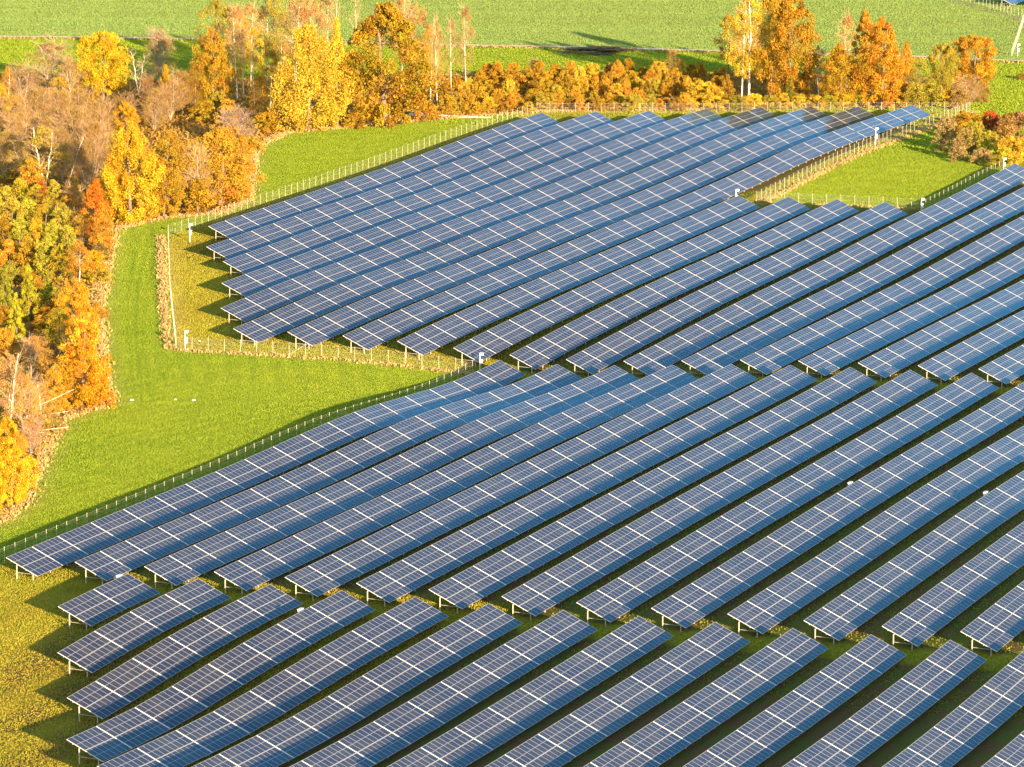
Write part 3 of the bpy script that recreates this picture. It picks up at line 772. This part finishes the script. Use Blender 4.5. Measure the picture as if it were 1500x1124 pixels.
tree(588, 130, -12, 40, 'sparse', 'birch', PINK, "pale birch behind the top of the big golden oak")
tree(611, 128, 2, 62, 'sparse', 'fork', PINK, "pink twigged birch right behind the big golden oak")
tree(630, 150, 38, 40, 'thin', 'birch', ORA, "thin orange birch between the golden oak and the three bare birches")
tree(641, 164, 24, 24, 'sparse', 'birch', TAN, "left one of three bare white birches right of the golden oak")
tree(661, 143, 26, 26, 'sparse', 'birch', TAN, "middle one of three bare white birches right of the golden oak")
tree(683, 144, 8, 34, 'sparse', 'birch', TAN, "right one of three bare white birches, with spreading top")
for k, (x, y, hp, w, c) in enumerate([(300,180,34,44,GOLD),(335,186,30,40,ORA),(390,192,30,46,GOLD),(520,189,26,40,GOLD),(625,178,30,36,ORA),(655,172,34,40,ORA),(690,168,30,40,GOLD)]):
    shrub(x, y, hp, w, jit(c), "low orange or golden shrub at the foot of the middle clump", "shrubs under the middle clump")

# fallen and stacked wood
def logs(px, py, items, label, mat=M_BIRCH):
    u, v, d = at(px, py); o = world(u, v); rt = thing("log_pile", label, "log pile", o)
    for (dx, dv, ang, ln, r, z, el) in items:
        m = MB(); a = Vector((dx-math.cos(ang)*ln/2, dv-math.sin(ang)*ln/2, z)); b = Vector((dx+math.cos(ang)*ln/2, dv+math.sin(ang)*ln/2, z+el))
        m.tube([a, a.lerp(b, .5)+Vector((0,0,.05)), b], [r, r*.9, r*.7], 7); link("log", m.mesh("log", [mat], True), rt)
logs(630, 171, [(-1.5,0,.05,8,.16,.2,.1),(.5,-1.2,-.08,9,.18,.2,.15),(-.5,1,.12,7,.15,.35,.2),(1.5,.4,.2,5,.14,.6,.1),(2.5,-2.2,0,7,.14,.15,0),(8,-2.5,-.03,7,.13,.15,0)], "pale felled birch logs lying below the three bare birches")
logs(1004, 155, [(0,0,.05,8,.15,1.3,.3),(3,-.6,.9,5,.14,.3,1.4),(-2,.4,-.2,6,.12,.8,.2),(1,-1,.5,7,.10,.3,.4)], "pale fallen birch branch lying by the hedge's right end")

# hedge of low shrubs between the middle clump and the right clump
for rowk, (y0, hp, w, st) in enumerate([(122, 26, 26, 17), (138, 30, 27, 16), (152, 30, 25, 15), (163, 22, 24, 14)]):
    x = 700 if rowk < 1 else (652 if rowk < 3 else 700)
    while x < 1062 - (rowk == 3)*40:
        yy = y0 + _rnd.uniform(-4, 4) - (x-650)*.004; c, lb = _rnd.choice([(GOLD, "golden"), (ORA, "orange"), (GOLD, "golden"), (ORA, "orange"), (YEL, "bright yellow"), (OLV, "olive"), (DKO, "brownish")])
        shrub(x+_rnd.uniform(-5, 5), yy, hp*_rnd.uniform(.7, 1.35), w*_rnd.uniform(.8, 1.25), jit(c), "%s shrub in the dense hedge behind the far panel rows" % lb,
              "%s shrubs of the hedge" % lb, _rnd.choice(['shrub', 'bushy', 'bushy']))
        x += st*_rnd.uniform(.8, 1.25)
tree(905, 122, 87, 22, 'column', 'brown', ORA, "small orange tree rising above the hedge's middle")
tree(893, 122, 92, 16, 'column', 'brown', PINK, "narrow pinkish sapling beside the small orange hedge tree")
tree(964, 128, 90, 30, 'round', 'brown', YEL, "small lemon yellow tree on top of the hedge")
tree(985, 126, 74, 34, 'thin', 'brown', BRN, "dark brown thin tree behind the hedge's right end")
tree(785, 118, 88, 44, 'thin', 'twiggy', BRN, "low brown leafless bush behind the hedge's left half", tw=(.30,.17,.10))
shrub(875, 76, 7, 110, (.26,.15,.06), "low dark bramble strip beside the farm track", None, 'shrub', "bramble")

# right clump
tree(1158, 150, -10, 84, 'oak', 'brown', (.40,.20,.010), "large golden maple at the back of the right birch clump")
tree(1130, 120, -14, 60, 'oak', 'brown', GOLD, "golden tree top between the birches and the maple of the right clump")
tree(1066, 118, 20, 40, 'loose', 'brown', GOLD, "yellow tree leaning out at the left of the right birch clump")
tree(1086, 146, 12, 54, 'loose', 'birch', YEL, "left yellow birch of the right clump with a white trunk")
tree(1097, 145, -8, 70, 'loose', 'fork', YEL, "tall middle yellow birch of the right clump with twin white trunk")
tree(1127, 141, 14, 60, 'loose', 'birch', YEL, "right yellow birch of the right clump, slightly leaning", lean=.06)
tree(1145, 150, 95, 46, 'thin', 'brown', DKO, "rusty low tree between the birches and the dark gap")
tree(1156, 152, 112, 22, 'larch', 'brown', GRN, "small green tree at the foot of the right birches")
tree(1182, 138, 78, 50, 'thin', 'brown', (.15,.085,.02), "dark brown tree in the shadow right of the maple")
tree(1199, 141, 66, 34, 'sparse', 'fork', TAN, "small bare white birch in the dark gap of the right clump", tw=(.5,.38,.26))
tree(1241, 130, 22, 40, 'sparse', 'birch', PINK, "pink twigged birch top behind the golden cone tree")
tree(1229, 158, 66, 66, 'oak', 'brown', (.44,.24,.012), "golden cone shaped tree left of the tallest orange tree")
tree(1266, 150, 14, 54, 'column', 'brown', ORA, "tall back crown of the orange pair")
tree(1290, 160, 28, 80, 'oak', 'brown', (.50,.225,.012), "tallest orange tree of the right clump")
tree(1327, 150, 60, 30, 'column', 'brown', ORA, "narrow orange side tree at the right of the tallest orange tree")
tree(1345, 150, 84, 40, 'loose', 'brown', OLV, "olive green small tree between the orange trees")
tree(1380, 142, 64, 46, 'round', 'brown', OLV, "olive half bare round tree left of the orange round tree")
tree(1424, 138, 52, 78, 'round', 'brown', (.50,.235,.012), "round orange tree standing last at the right")
tree(1418, 156, 112, 52, 'thin', 'twiggy', BRN, "brown twiggy bush under the round orange tree")
for x, y, hp, w, c, lb in [(1003,160,26,30,ORA,"orange"),(1022,160,44,40,YEL,"yellow"),(1045,162,38,42,YEL,"yellow"),(1062,150,42,30,DKO,"brownish"),(1080,163,24,34,OLV,"olive"),(1105,162,26,36,YEL,"yellow"),
        (1128,162,24,32,OLV,"olive"),(1146,161,26,32,YEL,"yellow"),(1170,160,24,34,YEL,"yellow"),(1195,160,22,40,YEL,"yellow"),(1215,160,22,36,LIME,"lime"),(1240,159,22,36,YEL,"yellow"),(1262,159,24,30,LIME,"lime"),(1318,160,24,34,YEL,"yellow"),
        (1340,161,42,38,OLV,"olive"),(1365,160,44,44,OLV,"olive"),(1390,159,30,36,YEL,"yellow"),(1405,160,34,38,BRN,"brownish"),(1436,150,30,30,BRN,"brownish")]:
    shrub(x, y, hp, w, jit(c), "%s shrub at the foot of the right clump, behind the far fence" % lb, "%s shrubs under the right clump" % lb, _rnd.choice(['shrub', 'bushy']))

# thicket inside the right meadow
for x, y, hp, w, c, lb in [(1388,222,52,40,TAN,"pale brown bush at the left end of the right thicket"),(1402,236,34,34,TAN,"low tan bush at the thicket's front left"),(1414,228,42,38,(.36,.23,.06),"round tan bush in front of the thicket"),
        (1412,206,44,46,GOLD,"golden bush in the back of the right thicket"),(1432,222,44,40,OLV,"olive bush in the middle of the right thicket"),(1450,200,40,32,RED,"red bush on top of the right thicket"),(1463,205,38,30,(.30,.05,.02),"dark red bush beside the bright red one"),
        (1450,232,42,36,LIME,"lime yellow bush in front of the right thicket"),(1470,214,48,44,(.36,.20,.05),"rusty bush behind the yellow front bushes"),(1476,240,42,40,YEL,"bright yellow bush nearest the camera mast"),(1494,212,50,46,(.38,.22,.08),"pale rusty bush at the frame's right edge"),
        (1496,240,40,40,YEL,"yellow bush at the frame's right edge"),(1436,240,24,36,TAN,"low dry bush at the thicket's lower edge"),(1458,246,20,34,OLV,"low olive bush beside the fence mast"),(1424,186,22,40,GOLD,"low golden bush at the thicket's upper edge"),
        (1484,190,26,40,DKO,"low brown bush at the thicket's upper edge"),(1497,117,10,18,(.30,.16,.05),"small lone brown bush on the right meadow")]:
    shrub(x, y, hp, w, jit(c, .06), lb, "bushes of the right thicket" if y > 150 else None, _rnd.choice(['shrub', 'bushy']))

# left wood: back rows first
GW = "leafless brown trees of the left wood"
for x, y, top, w in [(20,214,140,60),(52,206,128,64),(88,200,135,60),(118,196,130,56),(34,240,165,56),(70,246,172,60),(108,236,160,64),(142,226,150,56),(176,206,140,52),(140,256,180,54),(10,262,190,56),(250,176,118,54),(268,168,104,50),(226,192,130,46),(128,282,205,50),(92,266,190,54)]:
    tree(x, y, top, w, 'thin', 'twiggy', jit(random.Random(x).choice([BRN, (.36,.21,.045), (.42,.26,.05)])), "brown half bare tree deep inside the left wood", GW, tw=(.36,.215,.085))
tree(151, 152, 47, 86, 'round', 'brown', (.56,.36,.012), "round bright yellow tree standing above the left wood")
tree(75, 152, 62, 86, 'sparse', 'grey', TAN, "broad leafless pale tree at the back of the left wood", tw=(.42,.28,.19))
tree(35, 158, 95, 60, 'sparse', 'grey', TAN, "small leafless tree left of the broad pale one", tw=(.38,.24,.15))
tree(104, 156, 84, 44, 'sparse', 'grey', TAN, "slim pale leafless birch beside the round yellow tree")
tree(203, 140, 74, 40, None, 'fork', TAN, "leafless forked pale tree right of the round yellow tree", tw=(.46,.34,.24))
tree(236, 138, 42, 54, 'sparse', 'grey', TAN, "grey leafless tree against the far green field", tw=(.36,.25,.17))
tree(222, 168, 110, 44, 'thin', 'grey', (.32,.16,.05), "russet bare tree behind the small golden fan tree", tw=(.34,.18,.11))
tree(243, 172, 94, 42, 'poplar', 'brown', (.52,.29,.012), "small golden fan shaped tree left of the middle clump")
tree(12, 160, 98, 34, 'thin', 'birch', ORA, "orange birch at the frame's left edge, upper wood")
tree(2, 172, 122, 26, 'column', 'brown', YEL, "yellow tree cut by the frame's left edge")
tree(86, 160, 112, 46, 'loose', 'brown', YEL, "small yellow tree below the broad pale leafless tree")
tree(120, 150, 108, 24, 'larch', 'brown', GRN, "small green tree under the round yellow tree")
tree(140, 196, 132, 40, 'loose', 'birch', GOLD, "loose golden birch with a grey trunk in the left wood")
tree(182, 210, 148, 50, 'oak', 'brown', (.52,.27,.015), "golden tree behind the large yellow weeping tree of the left wood")
tree(8, 232, 190, 40, 'loose', 'brown', GOLD, "golden tree at the frame's left edge, middle of the wood")
tree(66, 284, 184, 74, 'loose', 'fork', (.44,.30,.04), "pale forked tree with thin yellow leaves in the left wood")
tree(30, 272, 206, 46, 'thin', 'grey', (.40,.27,.04), "yellowish twiggy tree left of the pale forked tree")
tree(95, 284, 196, 44, None, 'birch', TAN, "leafless white birch leaning right in the left wood", lean=.28)
tree(44, 290, 232, 42, 'bushy', 'brown', ORA, "small orange tree below the pale forked tree")
tree(60, 298, 266, 26, 'bushy', None, RED, "small red orange sapling beside the small orange tree")
tree(192, 326, 178, 92, 'weep', 'brown', (.62,.36,.015), "large bright yellow tree leading the left wood's edge")
tree(170, 322, 220, 50, 'weep', 'brown', (.58,.32,.015), "lower yellow tree left of the large bright one")
tree(248, 314, 190, 74, 'loose', 'brown', GOLD, "olive gold tree right of the large bright yellow tree")
tree(240, 318, 232, 60, 'oak', 'brown', GOLD, "lower golden tree at the wood's edge")
tree(345, 216, 160, 70, 'thin', 'twiggy', (.36,.24,.12), "grey purple leafless thicket tree by the far meadow corner", tw=(.40,.27,.22))
tree(322, 300, 186, 108, 'oak', 'brown', (.48,.26,.022), "broad orange brown tree at the meadow bend")
tree(290, 308, 216, 60, 'thin', 'twiggy', (.46,.26,.03), "thin orange tree left of the broad orange brown one")
tree(355, 268, 196, 40, 'column', 'brown', ORA, "narrow orange tree at the meadow bend's right side")
tree(345, 294, 238, 50, 'bushy', 'brown', (.56,.29,.010), "low golden orange tree before the meadow bend")
tree(290, 312, 262, 50, 'bushy', 'brown', GOLD, "low golden tree at the meadow bend's left side")
tree(212, 326, 276, 44, 'bushy', 'brown', YEL, "low yellow tree at the foot of the large bright yellow tree")
tree(141, 346, 262, 48, 'column', 'brown', (.62,.17,.012), "red orange tree at the wood's edge")
tree(152, 372, 300, 40, 'column', 'brown', ORA, "orange tree in front of the red orange one")
tree(126, 362, 312, 46, 'loose', 'brown', (.54,.30,.02), "loose yellow orange tree left of the red orange one")
tree(110, 330, 268, 40, 'thin', 'grey', (.44,.26,.04), "thin tan tree between thicket and red orange tree")
GM = "young trees of the green and gold thicket"
for x, y, hp, w, c in [(8,322,48,40,LIME),(30,318,52,40,(.40,.31,.02)),(55,322,50,40,(.40,.30,.015)),(80,326,54,40,LIME),(102,332,46,36,ORA),(16,348,54,44,OLV),(42,346,54,40,LIME),(66,350,52,42,(.44,.30,.015)),(92,354,54,40,OLV),(6,374,52,40,GOLD),
        (30,376,54,40,LIME),(54,378,52,40,(.42,.28,.015)),(78,382,56,40,LIME),(100,386,50,36,OLV),(14,398,44,38,ORA),(40,402,48,36,GOLD),(66,408,50,38,LIME),(88,412,48,36,(.40,.31,.02))]:
    tree(x, y, y-hp-_rnd.uniform(0, 10), w, _rnd.choice(['bushy', 'loose', 'column']), 'brown', jit(c), "young mixed green and gold tree in the thicket on the left", GM)
tree(116, 420, 352, 52, 'loose', 'birch', ORA, "orange birch at the wood's edge above the larches")
tree(140, 412, 366, 40, 'bushy', 'brown', (.58,.28,.010), "low bright orange tree at the rutted meadow's edge")
tree(10, 470, 392, 40, 'larch', 'brown', (.30,.29,.02), "dark green larch at the frame's left edge")
tree(42, 470, 384, 44, 'larch', 'brown', (.40,.36,.016), "tall lime green larch in the left wood")
tree(70, 462, 394, 40, 'larch', 'brown', (.34,.32,.018), "mid green larch right of the tall one")
tree(24, 502, 428, 42, 'larch', 'brown', (.50,.42,.016), "yellow green larch in front of the other larches")
tree(112, 482, 408, 62, 'oak', 'brown', (.58,.30,.015), "light orange tree right of the larches")
tree(88, 520, 450, 54, 'loose', 'brown', (.36,.28,.012), "olive yellow tree in front of the light orange one")
tree(125, 540, 458, 58, 'bushy', 'brown', (.60,.31,.015), "full orange tree at the meadow's edge")
tree(8, 540, 480, 44, 'bushy', 'brown', ORA, "orange tree below the larches, frame's left edge")
tree(48, 545, 492, 56, 'thin', 'grey', (.50,.24,.03), "thin orange tree above the broken white birch", tw=(.5,.32,.18))
tree(120, 600, 496, 100, 'oak', 'brown', (.58,.265,.010), "broad deep orange tree bulging into the meadow")
tree(82, 604, 534, 60, 'oak', 'brown', (.56,.30,.03), "pale orange tree left of the broad deep orange one")
tree(148, 598, 548, 40, 'bushy', 'brown', (.60,.26,.010), "low deep orange tree at the meadow's edge")
tree(12, 645, 512, 70, 'sparse', 'fork', PINK, "tall white forked birch with bare limbs at the left edge")
tree(36, 640, 548, 64, 'thin', 'grey', (.56,.30,.05), "pale orange twiggy tree behind the white forked birch", tw=(.55,.36,.22))
tree(62, 626, 560, 52, 'thin', 'birch', (.54,.28,.05), "thin peach coloured birch above the fallen branch")
tree(12, 680, 610, 46, 'oak', 'brown', (.62,.33,.012), "golden yellow tree at the lower left edge")
tree(45, 668, 612, 50, 'thin', 'twiggy', (.52,.26,.04), "rusty twiggy bush beside the fallen branch", tw=(.46,.28,.16))
tree(16, 742, 640, 62, 'oak', 'brown', (.66,.38,.012), "lowest bright yellow tree of the left wood")
tree(40, 720, 664, 40, 'bushy', 'brown', (.62,.33,.012), "low yellow tree at the lower wood's edge")
tree(-8, 752, 690, 40, 'bushy', 'brown', (.60,.33,.012), "yellow bush cut by the lower left frame edge")
logs(62, 622, [(0,0,.5,9,.05,1.0,3.2),(1,-1.0,.25,5,.035,1.2,.6)], "long pale branch leaning on the orange bushes, left wood")
logs(66, 640, [(0,0,.12,6,.04,.5,.7),(-2,-.6,-.1,4,.03,.4,.3)], "low pale fallen branch at the wood's edge")

# ------------------------------------------------------------------ grass, crop, dead grass and leaf litter
def wob(u, v, s, seed):
    rg = np.random.default_rng(seed); o = 0
    for k in range(7):
        a = rg.random()*6.283; f = s*rg.uniform(.5, 2.2); o = o + np.sin((u*math.cos(a)+v*math.sin(a))*f + rg.random()*6.283)/(1+.25*k)
    return o/4.2

def blades(name, uu, vv, h, w, tint, hue, label, col_a, seed, lean=.16):
    rng = np.random.default_rng(seed); n = len(uu); x, y = xy(uu, vv); z = ground_z(uu, vv)
    ang = rng.random(n)*6.283; ww = w*(.6+.8*rng.random(n)); hh = h*(.5+.9*rng.random(n)); lx, ly = rng.normal(0, lean, n)*h*2, rng.normal(0, lean, n)*h*2
    dx, dy = np.cos(ang)*ww, np.sin(ang)*ww
    q = np.stack([np.stack([x-dx, y-dy, z-.05], -1), np.stack([x+dx, y+dy, z-.05], -1), np.stack([x+dx*.55+lx, y+dy*.55+ly, z+hh], -1), np.stack([x-dx*.55+lx, y-dy*.55+ly, z+hh], -1)], 1)
    me = np_mesh(name, q.reshape(-1, 3), np.arange(4*n).reshape(-1, 4), [M_LEAF], dict(tint=np.repeat(np.clip(tint, 0, 1.2), 4), hue=np.repeat(np.clip(hue, 0, 1), 4)))
    o = link(name, me); o.color = (*col_a, 1); o['kind'] = 'stuff'; o['label'] = label; return o

def scatter(u0, u1, v0, v1, dens, seed, px_box=(-40, 1540, -30, 1170)):
    """random ground points of a (u, v) box that lie in the camera's field"""
    rng = np.random.default_rng(seed); n = int((u1-u0)*(v1-v0)*dens); uu = rng.uniform(u0, u1, n); vv = rng.uniform(v0, v1, n)
    x, y = xy(uu, vv); Z = ground_z(uu, vv) - CAM_H; d = y*math.cos(PITCH)-Z*math.sin(PITCH); up = y*math.sin(PITCH)+Z*math.cos(PITCH)
    px = 750+F_PX*x/d; py = 562-F_PX*up/d; ok = (px > px_box[0]) & (px < px_box[1]) & (py > px_box[2]) & (py < px_box[3])
    return uu[ok], vv[ok], rng

def keep(uu, vv, poly, inv=False):
    m = poly_mask(uu, vv, poly, .3) > .5
    return ~m if inv else m

RIGHT = [(149.,-16.4),(277.5,-18.),(330,-30),(330,12.6),(150.5,12.6)]
# meadow: mown swaths, wheel marks and the turning line at its corner
def axis(p0, p1):
    a, c = at(*p0), at(*p1); L = math.hypot(c[0]-a[0], c[1]-a[1]); return -(c[1]-a[1])/L, (c[0]-a[0])/L   # unit normal of a direction
NA = axis((120, 700), (420, 622)); NB = axis((202, 540), (196, 440)); NC = axis((420, 235), (640, 205))
HEAD = A2((190, 592), (330, 590), (480, 592), (640, 575))
uu, vv, rg = scatter(-190, 395, -330, 13, 36.0, 51)
ok = rg.random(len(uu)) < np.where(uu > 215, .22, 1.0); uu, vv = uu[ok], vv[ok]
ok = keep(uu, vv, solar_poly, True) & keep(uu, vv, FOREST, True) & keep(uu, vv, far_poly, True); uu, vv = uu[ok], vv[ok]
wv = wob(uu, vv, .06, 1)*.7
sA = np.sin((uu*NA[0]+vv*NA[1])*2.1+wv*2); sB = np.sin((uu*NB[0]+vv*NB[1])*2.0+wv*2); sC = np.sin((uu*NC[0]+vv*NC[1])*1.9+wv*2)
sw = np.where(uu > 95, sC, np.where(uu > -28, sB, sA)); sw = np.where(uu > 140, sw*.5, sw)
n1 = wob(uu, vv, .07, 3); n2 = wob(uu, vv, .55, 4); n3 = wob(uu, vv, .20, 14)
yel = .46+.24*n1+.24*sw*(.7+.5*n3)+.14*n2+rg.normal(0, .05, len(uu))
rut = np.minimum(path_dist(uu, vv, RUT1), path_dist(uu, vv, RUT2)); yel = yel+.55*np.exp(-(rut/.22)**2)*(.5+.5*n3) - .30*np.exp(-((rut-.65)/.35)**2)
hd = path_dist(uu, vv, HEAD); yel = yel+.25*np.exp(-(hd/.8)**2)*(.6+.6*n2) - .15*np.exp(-((hd-2.2)/.8)**2)
fA = path_dist(uu, vv, [(-185., -8.6), (-30., -8.6)]); yel = yel+.30*np.exp(-(fA/.35)**2)*np.clip(n3*2, 0, 1)
yel = np.clip(yel, 0, 1.1)
blades("meadow_grass", uu, vv, np.where(uu > 215, .16, .085), np.where(uu > 215, .14, .07), .26+.40*yel+.06*n2, .60-.30*yel, "short bright green meadow grass with mown swaths and wheel marks", (.21,.27,.013), 5)
# grass inside the park's edge
uu, vv, rg = scatter(-235, 95, -95, 60, 30.0, 52)
ok = keep(uu, vv, solar_poly) & ((uu < -140) | (vv < -2)); uu, vv = uu[ok], vv[ok]
n1 = wob(uu, vv, .12, 8); n2 = wob(uu, vv, .8, 9); n3 = np.sin((vv*.9+uu*.3)*2.6+n1*3)
blades("park_grass", uu, vv, .09, .075, .44+.14*n1+.08*n2+.05*n3+rg.normal(0, .04, len(uu)), .52+.18*n1+.06*n2-.10*(uu < -140), "yellowed short grass at the left ends of the panel rows", (.31,.255,.020), 6)
uu, vv, rg = scatter(60, 300, -100, 40, 14.0, 53)
ok = keep(uu, vv, solar_poly) & ((uu > 213+(vv+92)*.45) | (uu > 140) & (vv > -19.5) & (vv < 0) | (vv < -86)); uu, vv = uu[ok], vv[ok]
n1 = wob(uu, vv, .12, 8)
blades("park_grass", uu, vv, .11, .10, .42+.14*n1+rg.normal(0, .05, len(uu)), .54+.16*n1, "yellow green grass behind the far ends of the panel rows", (.27,.26,.02), 7)
uu, vv, rg = scatter(-200, 160, -45, 135, 22, 57)
ok = keep(uu, vv, solar_poly) & (uu > -170); fr = (vv/P) % 1.0; gapz = (np.abs(uu+148.6) < 2.8) | (np.abs(uu+2.4) < 2.4); ok &= gapz | ((fr > .40) & (rg.random(len(uu)) < .28)); uu, vv = uu[ok], vv[ok]
n1 = wob(uu, vv, .25, 8); n2 = wob(uu, vv, .9, 3)
blades("row_grass", uu, vv, .10, .08, .36+.16*n1+.10*n2+rg.normal(0, .05, len(uu)), .57+.18*n1, "shaded grass growing between the panel rows", (.26,.28,.015), 17)
# far crop
uu, vv, rg = scatter(300, 640, -420, 60, 11.0, 54)
ok = keep(uu, vv, far_poly) & (path_dist(uu, vv, TRACK) > 2.4); uu, vv = uu[ok], vv[ok]
x, y = xy(uu, vv); n1 = wob(x*.12, y, .16, 11); n2 = wob(x*.06, y, .6, 12); n3 = wob(x, y, .3, 13)
blades("field_crop", uu, vv, .13, .12, .42+.09*n1+.10*n2+.04*n3+rg.normal(0, .03, len(uu)), .60+.10*n1, "pale green crop of the far field", (.215,.275,.06), 8)
# dead grass and litter
def along(paths, dens, seed):
    rng = np.random.default_rng(seed); U, V = [], []
    for pts, wid, off in paths:
        for a, b in zip(pts[:-1], pts[1:]):
            L = math.hypot(b[0]-a[0], b[1]-a[1]); n = int(L*wid*dens); t = rng.random(n); s = np.clip(rng.normal(0, .36, n), -1, 1)*wid/2+off
            U.append(a[0]+(b[0]-a[0])*t-(b[1]-a[1])/L*s); V.append(a[1]+(b[1]-a[1])*t+(b[0]-a[0])/L*s)
    return np.concatenate(U), np.concatenate(V), rng
uu, vv, rg = along([(FENCE_B, 2.0, -1.0), (FENCE_C, 2.2, -1.1), (FENCE_F, 2.6, -1.2), (FENCE_G, 1.4, 0), (EDGE, 2.0, -.2), (EDGE, 4.0, -.6)], 8, 55)
blades("dry_grass", uu, vv, .30, .13, .35+.5*rg.random(len(uu)), .50+rg.normal(0, .07, len(uu)), "tan dead grass along the fences and the wood's edge", (.44,.285,.11), 9, .25)
uu, vv, rg = along([(TRACK, 5.0, 3.4), (TRACK, 3.0, 3.0)], 1.6, 58)
blades("dry_grass", uu, vv, .35, .25, .2+.5*rg.random(len(uu)), .50+rg.normal(0, .07, len(uu)), "brownish verge grass on the far side of the farm track", (.36,.23,.09), 10, .25)
uu, vv, rg = scatter(-140, 330, -260, 0, 1.6, 56)
ok = keep(uu, vv, FOREST); uu, vv = uu[ok], vv[ok]
blades("leaf_litter", uu, vv, .45, .24, .25+.5*rg.random(len(uu)), .48+rg.normal(0, .10, len(uu)), "orange brown undergrowth and fallen leaves on the wood's floor", (.32,.175,.03), 11, .4)
# undergrowth bushes filling the left wood
rr = random.Random(77); k = 0
while k < 90:
    px, py = rr.uniform(-20, 370), rr.uniform(150, 740); u, v, d = at(px, py)
    if not (poly_mask(np.array([u]), np.array([v]), FOREST, .3)[0] > .5): continue
    c, lb = rr.choice([(BRN, "brown"), (GOLD, "golden"), (ORA, "orange"), (DKO, "rusty"), (OLV, "olive")])
    shrub(px, py, rr.uniform(20, 36), rr.uniform(30, 48), jit(c), "%s bush in the undergrowth of the left wood" % lb, "%s undergrowth bushes of the left wood" % lb, rr.choice(['shrub', 'bushy'])); k += 1
